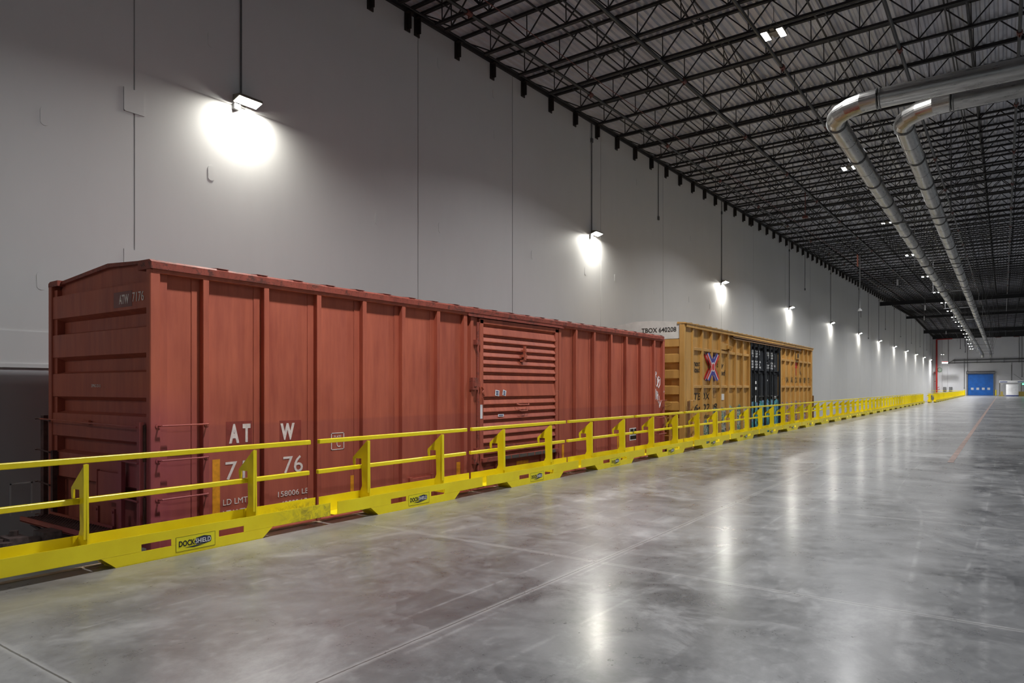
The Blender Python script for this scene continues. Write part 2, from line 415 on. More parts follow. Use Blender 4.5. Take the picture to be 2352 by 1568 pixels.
# bridging lines and sprinkler branches running along the hall
def alongY(X,dz,w,y0=-8,y1=176,tube=False):
    m=MB(); yy=[y0,0,60,85,110,140,y1]
    for a,b in zip(yy[:-1],yy[1:]):
        p=(X,a,zroof(X,a)+dz); q=(X,b,zroof(X,b)+dz)
        if tube: m.tube(p,q,w,8)
        else: m.bar(p,q,w,w)
    return m
BR=['bridging run nearest the left wall','bridging run second from the left wall','bridging run left of the pipe row','bridging run beside the ceiling lamps','bridging run between lamps and ducts','bridging run above the ducts','bridging run right of the ducts','bridging run at the upper right corner']
for i,X in enumerate([-11.7,-9.3,-8.6,-6.5,-3.9,-1.2,-.75,1.6]):
    r=thing('bridging',(X,0,11),'thin black steel '+BR[i],'bridging','bridging between the joists')
    alongY(X,-.70,.035).build('lower_angle',MT['joist'],r); alongY(X,-.10,.03).build('upper_angle',MT['joist'],r)
m=MB()
for X in(-6.5,-.75):
    r=[o for o in bpy.data.objects if o.name.startswith('bridging') and abs(o.location.x-X)<.01][0]
    m=MB(); srt=sorted(ys)
    for a,b in zip(srt[:-1],srt[1:]):
        if b-a<1: continue
        m.bar((X,a,zroof(X,a)-.12),(X,b,zroof(X,b)-.70),.02,.02); m.bar((X,a,zroof(X,a)-.70),(X,b,zroof(X,b)-.12),.02,.02)
    m.build('cross_brace',MT['joist'],r)
PL=['nearest the left wall','second from the left wall','running just above the ceiling lamps','passing above the ducts','right of the ducts']
for i,X in enumerate([-10.6,-7.9,-5.25,-2.35,.35]):
    r=thing('sprinkler_pipe',(X,0,10.5),'dark sprinkler branch pipe under the joists, '+PL[i],'pipe','sprinkler branch pipes')
    alongY(X,-.82,.045,-8,176,True).build('pipe',MT['pipe_dark'],r)
    for Y in [13.2+6.1*k+i*.9 for k in range(14)]:
        m=MB(); z=zroof(X,Y)-.82; m.tube((X,Y-.09,z),(X,Y+.09,z),.068,10); m.tube((X,Y,z),(X,Y,z-.13),.02,6)
        m.build('coupling',MT['coupling'],r)
m=MB(); alongY_=alongY(-9.9,-.86,.012,-8,176,True); tag(alongY_.build('small_conduit',MT['coupling']),'thin rust-red conduit running under the joists near the wall','conduit')
# cross girders
for k,(Y,dp) in enumerate([(98.2,.45),(127.,.35),(157.,.6)]):
    m=MB(); z=zroof(WX,Y)-.90
    m.box(WX,RX,Y-.12,Y+.12,z-.04,z); m.box(WX,RX,Y-.02,Y+.02,z-dp,z); m.box(WX,RX,Y-.12,Y+.12,z-dp-.04,z-dp)
    tag(m.build('girder',MT['joist']),'deep black cross girder under the joists, '+['nearest of the three','middle of the three','farthest, close to the far wall'][k],'girder','deep cross girders')
m=MB(); m.box(WX,RX,FARY-.2,FARY,zr(FARY)-.9,zr(FARY)); tag(m.build('trim_5',MT['joist']),kind='structure')

# ================================================================== DUCTS
def duct(X,Yrun,R,end,label,Z=8.42,r=.225):
    root=thing('ventilation_duct',(X,Yrun,Z),label,'duct')
    pts=[(14.,Yrun,Z),(X+R,Yrun,Z)]
    el=[]
    nseg=5
    for i in range(nseg+1):
        a=PI/2*i/nseg; el.append((X+R-R*math.sin(a),Yrun+R-R*math.cos(a),Z))
    m=MB(); m.sweep([pts[0],pts[1]],r,28); m.build('cross_run',MT['duct'],root,smooth=True)
    m=MB(); m.sweep(el,r*1.01,28); m.build('elbow',MT['duct'],root,smooth=False)
    m=MB(); m.sweep([(X,Yrun+R,Z),(X,end,Z)],r,28); m.build('long_run',MT['duct'],root,smooth=True)
    m=MB(); m.tube((X,end-.25,Z),(X,end-.25,Z-.7),r,20); m.build('end_drop',MT['duct'],root)
    def ring(p,d):
        m=MB(); p=Vector(p); d=Vector(d)
        m.tube(p-d*.045,p-d*.02,r+.022,28); m.tube(p+d*.02,p+d*.045,r+.022,28); return m
    rp=ring((X+R,Yrun,Z),(1,0,0)).build('joint_ring',MT['duct_ring'],root)
    ring((10.,Yrun,Z),(1,0,0)).build('joint_ring',MT['duct_ring'],root)
    Y=Yrun+R
    r0=None; Y0=Y
    while Y<end-1:
        if r0 is None: r0=ring((X,Y,Z),(0,1,0)).build('joint_ring',MT['duct_ring'],root); base=r0.location.copy()
        else:
            c=r0.copy(); COL.objects.link(c); c.parent=root; c.location=base+Vector((0,Y-Y0,0))
        Y+=3.05
    Y=Yrun+R+1.5
    while Y<70: MB().tube((X,Y-.006,Z),(X,Y+.006,Z),r+.004,28).build('seam',MT['duct_ring'],root); Y+=3.05
    return root
duct(-3.47,18.15,1.1,171.,'round galvanised ventilation duct, left of the pair, bending along the hall')
duct(-2.09,19.3,1.1,171.,'round galvanised ventilation duct, right of the pair, bending along the hall')
# duct hangers
hY=[31.,43,55,67,79,91,103,115,127,139,151,163]
for k,Y in enumerate(hY):
    r=thing('duct_hanger',(-2.8,Y,8.2),'grey strut trapeze hanging the two ducts, %s from the duct bends'%ORD[k],'hanger','duct trapeze hangers')
    for X in(-3.9,-1.62):
        m=MB(); m.bar((X,Y,8.12),(X,Y,zroof(X,Y)-.1),.035,.035); m.build('rod',MT['conduit'],r)
    m=MB(); m.box(-4.0,-1.5,Y-.02,Y+.02,8.12,8.165); m.build('strut',MT['conduit'],r)
    m=MB(); m.bar((-1.62,Y,9.0),(-.7,Y,zroof(-.7,Y)-.7),.025,.025); m.build('brace',MT['conduit'],r)

# ================================================================== LAMPS
# ceiling high-bay lamps
CEIL_W=640.
def ceil_lamp():
    r=thing('ceiling_lamp',(0,0,0),'x','lamp','twin-panel ceiling lamps')
    m=MB(); m.box(-.26,.26,-.10,.10,.0,.06); m.box(-.05,.05,-.26,.26,.02,.07); m.build('housing',MT['lamp_body'],r,False)
    for s_ in(-1,1):
        m=MB(); m.box(s_*.19-.085,s_*.19+.085,-.25,.25,-.02,.03); p=m.build('head',MT['lamp_body'],r,False)
        m=MB(); x=s_*.19; m.add([(x-.07,-.235,-.024),(x+.07,-.235,-.024),(x+.07,.235,-.024),(x-.07,.235,-.024)],[(0,3,2,1)]); m.build('lens',MT['lamp_ceil'],p,False)
    m=MB()
    for s_ in(-1,1): m.tube((s_*.2,0,.05),(0,0,.35),.006,5)
    m.tube((0,0,.35),(0,0,.7),.008,5)
    m.build('hanger',MT['conduit'],r,False)
    ld=bpy.data.lights.new('lamp_light','AREA'); ld.shape='RECTANGLE'; ld.size=.5; ld.size_y=.46; ld.energy=CEIL_W; ld.spread=math.radians(142); ld.color=(.98,.985,1)
    lo=bpy.data.objects.new('lamp_light',ld); COL.objects.link(lo); lo.parent=r; lo.location=(0,0,-.04)
    return r
cl=ceil_lamp(); index_kids()
def place(o,loc,label=None,rz=0,group=None):
    o.location=loc; o.rotation_euler=(0,0,rz)
    if label: o['label']=label
    if group: o['group']=group
    return o
lampY=[31.5,43,54.4,65.7,77.2,87,96.8,105.5,113.6,121.5,129.3,137,143.5,149.5,155.5,161,166]
lampPY=[385,512,585.2,634.4,670.8,694.7,713.8,727.8,739,748.6,757.8,766.3,773.8,779.5,788.7,795,801]
place(cl,(-4.8,18.4,10.74),'twin-panel ceiling lamp nearest the camera, above and left of the duct bend')
for i,(Y,py) in enumerate(zip(lampY,lampPY)):
    z=1.71+(889-py)*(3.0+.817*Y)/1600.
    place(copy_tree(cl),(-5.2,Y,z),'white twin-panel ceiling lamp left of the ducts, %s from the camera'%ORD[i+1])
for i,Y in enumerate([6.,18,30,44,58,74,92,112,134,156]):
    place(copy_tree(cl),(9.,Y,10.6),'ceiling lamp of the row beyond the right edge of the picture, %s'%ORD[i],0,'ceiling lamps beyond the right edge')
for i,(X,Y) in enumerate([(-4.8,6.8)]):  # unseen lamp added overhead to brighten the near boxcar side
    place(copy_tree(cl),(X,Y,10.0),'added unseen ceiling lamp brightening the boxcar side, %s'%['over the boxcar end'][i],0,'added unseen ceiling lamps')
# wall lamps
def wall_lamp():
    r=thing('wall_lamp',(0,0,0),'x','lamp','floodlights along the left wall')
    m=MB(); m.prism([(.10,-.02),(.33,.05),(.33,.10),(.10,.12)],'y',-.27,.27); m.build('housing',MT['lamp_body'],r,False,bevel=.008)
    m=MB(); m.add([(.12,-.25,-.019),(.32,-.25,.042),(.32,.25,.042),(.12,.25,-.019)],[(0,3,2,1)]); m.build('lens',MT['lamp_wall'],r,False)
    m=MB(); m.box(0,.10,-.05,.05,.0,.08); m.box(0,.02,-.08,.08,-.05,.12); m.build('arm',MT['lamp_body'],r,False)
    m=MB(); m.box(.0,.09,-.22,-.08,-.14,-.03); m.build('junction_box',MT['conduit'],r,False)
    return r
wl=wall_lamp(); index_kids()
wlY=[8.43+14.8*i for i in range(12)]
for i,Y in enumerate(wlY):
    o=wl if i==0 else copy_tree(wl)
    place(o,(WX,Y,7.45),'lit floodlight on the left wall, %s from the camera'%ORD[i])
place(copy_tree(wl),(WX,-6.4,7.45),'floodlight on the left wall behind the camera')
# conduits down the wall
cd=[(8.4,7.53,zr(8.4)-.1)]+[(Y-.06,7.53,zr(Y)-.1) for Y in wlY[1:]]
k=0
for (Y,z0,z1) in cd:
    m=MB(); m.tube((WX+.03,Y,z0),(WX+.03,Y,z1),.018,8); m.box(WX,WX+.07,Y-.05,Y+.05,z1-.75,z1-.6)
    tag(m.build('wall_conduit',MT['conduit']),'dark conduit dropping from the roof to the %s floodlight'%ORD[k],'conduit','conduits feeding the floodlights'); k+=1
k=0
for (Y,z0) in [(29.37,9.38),(57.64,9.43),(88.9,7.4),(103.,9.4),(119.5,9.4),(134.8,9.2),(149.5,9.3),(163,9.3)]:
    m=MB(); m.tube((WX+.03,Y,z0),(WX+.03,Y,zr(Y)-.1),.016,8); m.box(WX,WX+.07,Y-.045,Y+.045,z0-.16,z0)
    tag(m.build('conduit_drop',MT['conduit']),'thin grey conduit ending in a small box on bare wall, %s from the camera'%ORD[k],'conduit','conduit drops ending on bare wall'); k+=1

# hanging items from the roof
r=thing('hanging_camera',(-9,59,7.5),'white dome camera on a long pole hanging from the roof beside an orange sign','camera')
m=MB(); m.tube((-9,59,7.75),(-9,59,zroof(-9,59)),.045,8); m.build('pole',MT['conduit_light'],r)
m=MB(); m.tube((-9,59,7.55),(-9,59,7.68),.17,14,.13); m.tube((-9,59,7.68),(-9,59,7.76),.08,12); m.build('dome',MT['white_cap'],r)
m=MB(); m.tube((-8.93,59,7.05),(-8.93,59,7.55),.02,6); m.build('sensor_lead',MT['iron'],r)
r=thing('hanging_sign',(-9.05,58.5,11),'small orange square sign hung on a rod high beside the camera pole','sign')
m=MB(); m.box(-9.09,-9.07,58.2,58.8,10.9,11.8); m.build('panel',MT['orange_sign'],r)
m=MB(); m.tube((-9.08,58.5,11.8),(-9.08,58.5,12.4),.015,6); m.build('rod',MT['conduit_light'],r)
for k,(X,Y,z0) in enumerate([(-8.,73,11.1),(-7.,88,10.1),(-9,112,11.),(-8.6,150,11.4),(-7.6,166,10.9),(-6.4,168,9.4)]):
    z1=zroof(X,Y)-.5
    r=thing('hanging_pipe',(X,Y,z0),'pale pipe drop hanging from the roof between lamps and wall, %s from the camera'%ORD[k],'pipe','pipe drops hanging from the roof')
    m=MB(); m.tube((X,Y,z0+.5),(X,Y,z1),.03,6); m.build('pipe',MT['conduit'],r)
    m=MB(); m.tube((X,Y,z0),(X,Y,z0+.55),.07,8); m.build('sleeve',MT['white_cap'],r)
r=thing('sprinkler_riser',(-7.9,36,9.95),'rust-red sprinkler drop hanging below the joists left of the first duct','pipe')
m=MB(); m.tube((-7.9,36.,10.),(-7.9,36.,zroof(-8,36)-.88),.02,6); m.build('drop',MT['coupling'],r)
m=MB(); m.box(-8.02,-7.78,35.9,36.1,9.95,10.05); m.build('head',MT['coupling'],r)

# ================================================================== BARRIERS
BX=0.  # local x=0 is the front face plane, -x towards the pit
def barrier(L,gap,ymat,detail=True):
    """local origin on the floor, centre of the module; length along y"""
    r=thing('dock_barrier',(0,0,0),'x','barrier','yellow dock edge barriers')
    h=L/2
    yc=.0
    m=MB(); m.box(-.008,0,-h+.03,h-.03,.18,.27)
    for a,b in((-h+.03,-.56),(-.26,.26),(.56,h-.03)): m.box(-.008,0,a,b,.112,.18)
    m.build('front_plate',ymat,r,False)
    m=MB(); m.box(-.27,-.262,-h-.05,h-.05,.20,.315)
    for a,b in((-h-.05,-.98),(.98,h-.05)): m.box(-.27,-.262,a,b,.112,.20)
    m.build('back_plate',ymat,r,False)
    for a,b in((-h-.02,-.95),(.95,h-.02)): MB().box(-.265,-.004,a,b,.108,.114).build('channel_floor',ymat,r,False)
    # trapezoid foot
    t,bm=.93,.80
    m=MB()
    m.prism([(-t,.110),(-bm,.004),(bm,.004),(t,.110)],'x',-.008,0.)
    m.prism([(-bm-.04,.03),(-bm,.004),(bm,.004),(bm+.04,.03)],'x',-.27,-.262)
    m.prism([(-t,.110),(-bm,.004),(-bm+.012,.004),(-t+.012,.110)],'x',-.266,-.004)
    m.prism([(t,.110),(bm,.004),(bm-.012,.004),(t-.012,.110)],'x',-.266,-.004)
    m.box(-.27,0,-bm,bm,0,.006)
    m.build('foot',ymat,r,False)
    for s_ in(-1,1):
        y=s_*gap/2-.12
        prof=[(-.085,.995),(-.125,.995),(-.40,.76),(-.405,.72),(-.395,.655),(-.365,.655),(-.362,.745),(-.235,.748),(-.222,.38),(-.262,.30),(-.262,.114),(-.075,.114)]
        m=MB(); m.prism(prof,'y',y-.009,y+.009); m.box(-.095,-.083,y-.035,y+.009,.30,.995); m.build('post',ymat,r,False)
    m=MB(); m.box(-.262,-.207,-h+.04-.12,h-.04-.12,.995,1.05)
    m.build('top_rail',ymat,r,False,bevel=.006)
    m=MB(); m.box(-.285,-.232,-h+.04-.12,h-.04-.12,.612,.665); m.build('mid_rail',ymat,r,False,bevel=.006)
    # decal
    p=MB().box(0,.002,-.215,.215,.035,.185).build('decal',MT['sticker'],r,False)
    m=MB()
    for a in((-.215,.215,.035,.038),(-.215,.215,.182,.185),(-.215,-.212,.035,.185),(.212,.215,.035,.185)): m.box(.002,.003,*a)
    m.build('decal_border',MT['black'],p,False)
    m=MB(); m.prism([(-.02,.11),(.0,.147),(.09,.160),(.165,.145),(.172,.11),(.165,.085),(.09,.072),(.0,.08)],'x',.002,.0035)
    m.prism([(-.12,.067),(.02,.075),(.08,.067),(-.02,.056)],'x',.002,.0035)
    m.build('emblem',MT['navy_ink'],p,False)
    text('lettering','DOCK',MT['black'],p,'x',.004,-.185,-.012,.082,.142,bold=.03,th=.001,off=False)
    text('lettering','SHIELD',MT['letter_pure'],p,'x',.0045,-.006,.163,.09,.138,bold=.008,shear=.0,th=.001,off=False)
    return r
FX=-6.855
b1=barrier(3.60,1.78,MT['yellow_worn']); b0=barrier(3.05,1.51,MT['yellow']); index_kids()
b1.location=(FX,4.02,0); b1['label']='longest yellow dock barrier, at the far left before the boxcar end, scuffed'
P=3.098
BL=['yellow dock barrier in front of the boxed PLATE C lettering, second from the left','yellow dock barrier in front of the ribbed boxcar door, third from the left','yellow dock barrier in front of the red boxcar panels right of its door','yellow dock barrier in front of the gap between the two boxcars']
for i in range(26):
    Y=7.40+P*i
    o=b0 if i==0 else copy_tree(b0,None,9 if i<9 else 1)
    o.location=(FX,Y,0)
    o['label']=BL[i] if i<4 else 'yellow steel dock barrier of the long row, %s from the left'%ORD[i+1]
    o['group']='yellow dock edge barriers'
# the cross-set section and second row
o=copy_tree(b0,None,1); place(o,(-6.62,91.0,0),'spare yellow barrier standing beside the start of the farther row',0,'farther row of yellow barriers')
for i in range(23):
    Y=92.2+P*i
    o=copy_tree(b0,None,1); place(o,(-6.15,Y,0),'yellow barrier of the farther row leading to the blue door, %s of it'%ORD[i],0,'farther row of yellow barriers')
for i in range(2):
    o=copy_tree(b0,None,1); place(o,(-11.0+3.1*i,171.6,0),'yellow barrier closing the pit before the far wall, %s end'%['left','right'][i],-PI/2,'yellow barriers closing the pit')

# ================================================================== TRACK AND BOXCARS
RZ=PITZ+.08
for k,X in enumerate((-9.99-.75,-9.99+.75)):
    m=MB(); m.box(X-.07,X+.07,NEARY,168,PITZ,PITZ+.02); m.box(X-.01,X+.01,NEARY,168,PITZ,RZ); m.box(X-.035,X+.035,NEARY,168,RZ-.03,RZ)
    tag(m.build('rail',MT['steel']),['steel track rail on the wall side of the pit','steel track rail on the dock side of the pit'][k],'rail','track rails in the pit')
CX=-9.99
def end_panel(y0,dirn,x0,x1,zlist,zb,zt):
    """horizontally corrugated end; dirn=-1 faces -Y"""
    prof=[]; z=zb
    rec=y0-dirn*.14; out=y0-dirn*.02
    pts=[(rec,zb)]
    for (a,b) in sorted(zlist):
        pts+=[(rec,a-.05),(out,a),(out,b),(rec,b+.03)]
    pts+=[(rec,zt)]
    back=y0-dirn*.20
    m=MB(); n=len(pts)
    vs=[(x,p[0],p[1]) for x in(x0,x1) for p in pts]; fs=[(i,i+1,n+i+1,n+i) for i in range(n-1)]
    m.add(vs,fs); return m
def truck(root,Y,mat):
    r=MB(); m=r
    for s_ in(-1,1):
        x=CX+s_*1.0
        m.prism([(Y-1.15,-.62),(Y-.9,-.38),(Y+.9,-.38),(Y+1.15,-.62),(Y+.95,-.70),(Y+.45,-.86),(Y-.45,-.86),(Y-.95,-.70)],'x',x-.06,x+.06)
        m.tube((x,Y-.88,-.66),(x+s_*.12,Y-.88,-.66),.12,10); m.tube((x,Y+.88,-.66),(x+s_*.12,Y+.88,-.66),.12,10)
        for d in(-.12,0,.12): m.tube((x,Y+d,-.8),(x,Y+d,-.45),.05,8)
    m.box(CX-1.1,CX+1.1,Y-.2,Y+.2,-.62,-.42)
    t=m.build('truck',mat,root)
    for yy in(Y-.88,Y+.88):
        m=MB(); m.tube((CX-.8,yy,-.65),(CX+.8,yy,-.65),.08,12)
        for s_ in(-1,1):
            m.tube((CX+s_*.70,yy,-.645),(CX+s_*.82,yy,-.645),.42,28,.41); m.tube((CX+s_*.66,yy,-.645),(CX+s_*.70,yy,-.645),.45,28)
        m.build('wheelset',MT['iron'],t)
def coupler(root,y,d,mat,ext=0.,z=-.33):
    m=MB()
    m.box(CX-.16,CX+.16,y,y+d*(.5+ext*.4),z-.15,z+.15)
    m.box(CX-.085,CX+.085,y,y+d*(.5+ext),z-.09,z+.09)
    e=y+d*ext
    m.prism([(CX-.17,z-.14),(CX+.17,z-.14),(CX+.17,z+.14),(CX-.17,z+.14)],'y',e+d*.42,e+d*.62)
    m.tube((CX-.16,e+d*.69,z-.13),(CX-.16,e+d*.69,z+.13),.10,12); m.tube((CX+.17,e+d*.66,z-.11),(CX+.17,e+d*.66,z+.11),.07,10)
    m.box(CX-.2,CX+.0,e+d*.6,e+d*.74,z-.12,z+.12); m.tube((CX-.05,e+d*.5,z+.05),(CX-.05,e+d*.5,z+.2),.05,8)
    m.build('coupler',mat,root,bevel=0)
def grab(root,pts,mat,r=.011,name='grab_iron'):
    m=MB(); m.path(pts,r,8)
    for p in(pts[0],pts[-1]):
        m.tube(Vector(p)-Vector((.0,0,0)),Vector(p)+Vector((.006,0,0)),.035,10)
    return m.build(name,mat,root)

# ---------------- red boxcar
Y0,Y1=4.42,20.31; SX=-8.55; SH=-8.645; LX=-11.43
car=thing('boxcar',(CX,12.4,RZ),'weathered rust-red boxcar numbered 7176, nearest the camera behind the barriers','boxcar')
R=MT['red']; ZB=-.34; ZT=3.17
DO0,DO1=11.0,14.02
m=MB(); m.box(SH-.04,SH,Y0+.1,DO0,ZB,ZT); m.box(SH-.04,SH,DO1,Y1-.05,ZB,ZT); m.box(SH-.04,SH-.02,DO0,DO1,ZB,ZT); m.build('side_panel',R,car)
m=MB(); m.box(LX+.09,LX+.13,Y0+.1,Y1-.05,ZB,ZT); m.build('side_panel',R,car)
posts=[5.20,6.12,7.05,7.98,8.89,9.81]+[14.92,15.85,16.79,17.71,18.65,19.6]
for yy in posts:
    m=MB(); m.box(SH,SX,yy-.085,yy,ZB,ZT-.03); m.box(SH,SH+.008,yy-.20,yy+.05,ZB,ZT-.03); m.build('side_post',R,car,bevel=.006)
for yy in posts+[10.7,14.1]:
    m=MB(); m.box(LX,LX+.09,yy-.085,yy,ZB,ZT-.03); m.build('side_post',R,car)
# corner posts
for (y0,y1) in((Y0,Y0+.13),(Y1-.13,Y1)):
    for (x0,x1) in((SX-.10,SX),(LX,LX+.10)):
        m=MB(); m.box(x0,x1,y0,y1,ZB,ZT+.02 if x0<-10 else ZT); m.build('corner_post',R,car,bevel=.01)
for a in((SX-.14,SX-.10,Y0+.035,Y0+.14,ZB,ZT+.02),(LX+.1,LX+.2,Y0+.04,Y0+.14,ZB,ZT-.05)): MB().box(*a).build('end_flange',R,car)
# top chord + fascia
for a in((SH-.05,SX+.005,Y0+.03,10.62,3.12,3.185),(SH-.05,SX+.005,14.15,Y1,3.12,3.185)): MB().box(*a).build('top_chord',R,car,bevel=.004)
m=MB(); m.prism([(SX-.30,3.17),(SX+.03,3.17),(SX+.035,3.255),(SX-.02,3.285),(SX-.30,3.29)],'y',Y0,Y1-.12); m.build('roof_fascia',MT['red_rust'],car)
m=MB(); m.prism([(LX+.30,3.17),(LX-.0,3.17),(LX-.0,3.22),(LX+.05,3.245),(LX+.30,3.25)],'y',Y0,Y1-.12); m.build('roof_fascia',MT['red_rust'],car)
m=MB(); pr=[(LX+.28,3.235),(CX+.25,3.355),(SX-.02,3.285),(SX-.02,3.25),(CX+.25,3.30),(LX+.28,3.19)]
m.prism(pr,'y',Y0+.05,Y1-.06)
y=Y0+.9
while y<Y1-.3:
    m.prism([(LX+.1,3.215),(CX+.25,3.345),(SX+.01,3.285),(SX+.01,3.292),(SX-.15,3.312),(CX+.25,3.375),(LX+.1,3.25)],'y',y,y+.16); y+=.61
m.build('roof',MT['red_rust'],car)
# near end: gable plate + corrugations
for a in((SX-.16,SX-.05,Y0+.10,Y0+.24,ZB,ZT),(LX+.0,LX+.14,Y0+.10,Y0+.24,ZB,ZT-.05)): MB().box(*a).build('corner_filler',R,car)
m=end_panel(Y0,-1,LX+.08,SX-.09,[(2.70,3.02),(2.14,2.46),(1.58,1.90),(1.02,1.34),(.44,.78)],ZB,3.12); m.build('end_panel',R,car,bevel=0)
m=MB(); m.prism([(LX+.10,3.0),(SX-.09,3.0),(SX-.02,3.285),(CX+.25,3.36),(LX+.28,3.235)],'y',Y0+.10,Y0+.13); m.build('end_header',R,car)
m=end_panel(Y1,1,LX+.08,SX-.09,[(2.70,3.02),(2.14,2.46),(1.58,1.90),(1.02,1.34),(.44,.78)],ZB,3.2); m.build('end_panel',R,car)
m=MB(); m.box(LX+.1,SX-.12,Y0+.2,Y1-.2,ZB-.02,ZB+.1); m.box(CX-.2,CX+.2,Y0-.1,Y1+.1,-.52,-.18)
for yy in(6.6,9.,12.5,15.8,18.2): m.box(LX+.2,SX-.2,yy-.08,yy+.08,-.5,ZB)
m.build('underframe',MT['red_dark'],car)
m=MB(); m.box(SH-.02,SX-.02,Y0+.05,Y1,ZB-.03,ZB+.03); m.build('side_sill',R,car)
for yy in(6.9,17.8): truck(car,yy,MT['iron'])
coupler(car,Y0,-1,MT['coupler_iron'],.42,-.27); coupler(car,Y1,1,MT['iron'])
# sliding door
SD=-8.575
door=MB(); 
zl=[3.00,2.97]; lips=[2.97,2.76,2.61,2.46,2.31,2.16,2.00,1.84]+[1.50,1.34,1.185,1.03,.875,.72,.56]
pts=[(SD,3.06),(SD,2.99)]
top=2.99
def lap(pts,ztop,lip):
    # face slanting outwards to a lip, then cut back
    pts+= [(SD-.02,ztop-.005),(SD+.025,lip+.03),(SD+.025,lip+.02),(SD-.045,lip)]
prev=2.97
pts+=[(SD-.045,2.955)]
for l in lips[1:]:
    pts+=[(SD-.045,prev-.02),(SD-.012,prev-.045),(SD+.02,l+.035),(SD+.02,l+.02),(SD-.045,l+.005)]; prev=l
pts+=[(SD-.045,prev-.02),(SD-.01,prev-.04),(SD-.01,.36)]
n=len(pts); door=MB(); door.add([(p[0],yy,p[1]) for yy in(DO0+.12,DO1-.10) for p in pts],[(i,i+1,n+i+1,n+i) for i in range(n-1)])
dr=door.build('sliding_door',R,car)
def sub(mb,name,mat,p=None,**k): return mb.build(name,mat,p or dr,**k)
m=MB(); m.box(SD-.05,SD+.02,DO0+.02,DO0+.13,-.2,3.07); m.box(SD-.05,SD+.02,DO1-.13,DO1,-.2,3.07); m.box(SD-.05,SD+.02,DO0,DO1,2.99,3.09); sub(m,'door_frame',R,bevel=.004)
m=MB(); m.box(SD-.05,SD+.015,DO0+.13,DO1-.13,.36,.50); sub(m,'lower_rail',MT['red_rust'])
m=MB(); m.box(SD-.05,SD+.07,DO0+.05,DO1-.05,.20,.28); sub(m,'sill_beam',MT['red_rust'])
m=MB()
for k in range(7):
    a=DO0+.75+k*.30; m.box(SD+.07,SD+.073,a,a+.26,.205,.275)
sub(m,'wear_pad',simple('wear_pad_grey',(.09,.075,.065),.7))
m=MB(); m.box(SD-.06,SD-.03,DO0,DO1,-.3,.22); m.box(SD-.04,SD+.01,DO0+.55,DO0+.62,-.3,.2); m.box(SD-.04,SD+.01,DO1-.75,DO1-.6,-.3,.2); m.box(SD-.04,SD+.0,DO1-.3,DO1-.2,-.3,.25); sub(m,'lower_panel',R)
# crank latch, handle
m=MB(); m.tube((SD+.0,12.55,2.50),(SD+.09,12.55,2.50),.035,10); m.box(SD+.02,SD+.07,12.47,12.63,2.36,2.42); m.box(SD+.04,SD+.08,12.52,12.58,2.3,2.6); m.box(SD,SD+.05,12.45,12.58,2.26,2.30); sub(m,'latch',R)
m=MB(); m.path([(SD+.02,12.3,1.35),(SD+.07,12.36,1.33),(SD+.07,12.7,1.33),(SD+.02,12.76,1.35)],.014); m.path([(SD+.02,12.38,1.22),(SD+.06,12.42,1.2),(SD+.06,12.66,1.2),(SD+.02,12.7,1.22)],.012); sub(m,'handle',R)
# papers
def card(y0,y1,z0,z1,tilt,name,mat,p,x=SD+.03):
    c=Vector(((y0+y1)/2,(z0+z1)/2)); q=[]
    for a,b in((y0,z0),(y1,z0),(y1,z1),(y0,z1)):
        d=Vector((a,b))-c; q.append((c.x+d.x*math.cos(tilt)-d.y*math.sin(tilt), c.y+d.x*math.sin(tilt)+d.y*math.cos(tilt)))
    return MB().prism(q,'x',x,x+.003).build(name,mat,p)
for (a,b,c_,d,t) in((11.52,11.66,1.53,1.65,-.12),(11.78,11.90,1.535,1.65,-.22),(11.62,11.82,1.10,1.15,.0)):
    pp=card(a,b,c_,d,t,'notice',MT['paper'],dr,SD+.022)
    for k in range(3 if d>1.2 else 1): card(a+.025,b-.03,(d-.035-k*.032) if d>1.2 else 1.12,(d-.02-k*.032) if d>1.2 else 1.135,t,'print',MT['blue_band'],pp,SD+.0258)
card(11.02,11.09,1.08,1.36,0,'notice',MT['paper'],dr,SD+.021)
card(12.36,12.82,-.03,.11,0,'reflector',MT['reflector'],dr,SD-.028)
# door track and lock-rod at the left of the door
m=MB(); m.box(SX-.08,SX+.02,10.62,14.15,3.10,3.18); m.box(SX-.02,SX+.04,10.62,14.2,3.10,3.12); m.build('door_track',MT['red_rust'],car)
for a in((SH,SX-.01,10.52,10.62,ZB,3.12),(SH,SX+.0,10.72,10.80,ZB,3.10),(SH,SX-.05,10.80,10.98,ZB,3.1),(SH,SX-.01,14.06,14.16,ZB,3.1)): MB().box(*a).build('door_post',R,car,bevel=.004)
m=MB(); m.tube((SX+.03,10.90,-.2),(SX+.03,10.90,3.0),.028,10)
for z in(.45,1.77,2.6): m.box(SX-.05,SX+.05,10.84,10.96,z-.05,z+.05)
m.build('lock_rod',MT['red_rust'],car)
m=MB(); m.box(SX-.02,SX+.06,10.70,10.86,1.66,1.90); m.box(SX+.06,SX+.07,10.74,10.82,1.72,1.84); m.build('lock_box',MT['red_rust'],car)
m=MB(); m.box(SX-.02,SX+.06,10.74,10.88,.20,.44); m.tube((SX+.02,10.8,.2),(SX+.05,10.86,.42),.05,8); m.build('lock_box',MT['red_rust'],car)
m=MB(); m.path([(SD+.03,11.06,1.72),(SD+.05,11.12,1.66),(SD+.05,11.06,1.60),(SD+.05,11.12,1.54)],.015); m.tube((SD+.04,11.08,1.5),(SD+.04,11.1,1.36),.014,6); sub(m,'hasp',R)
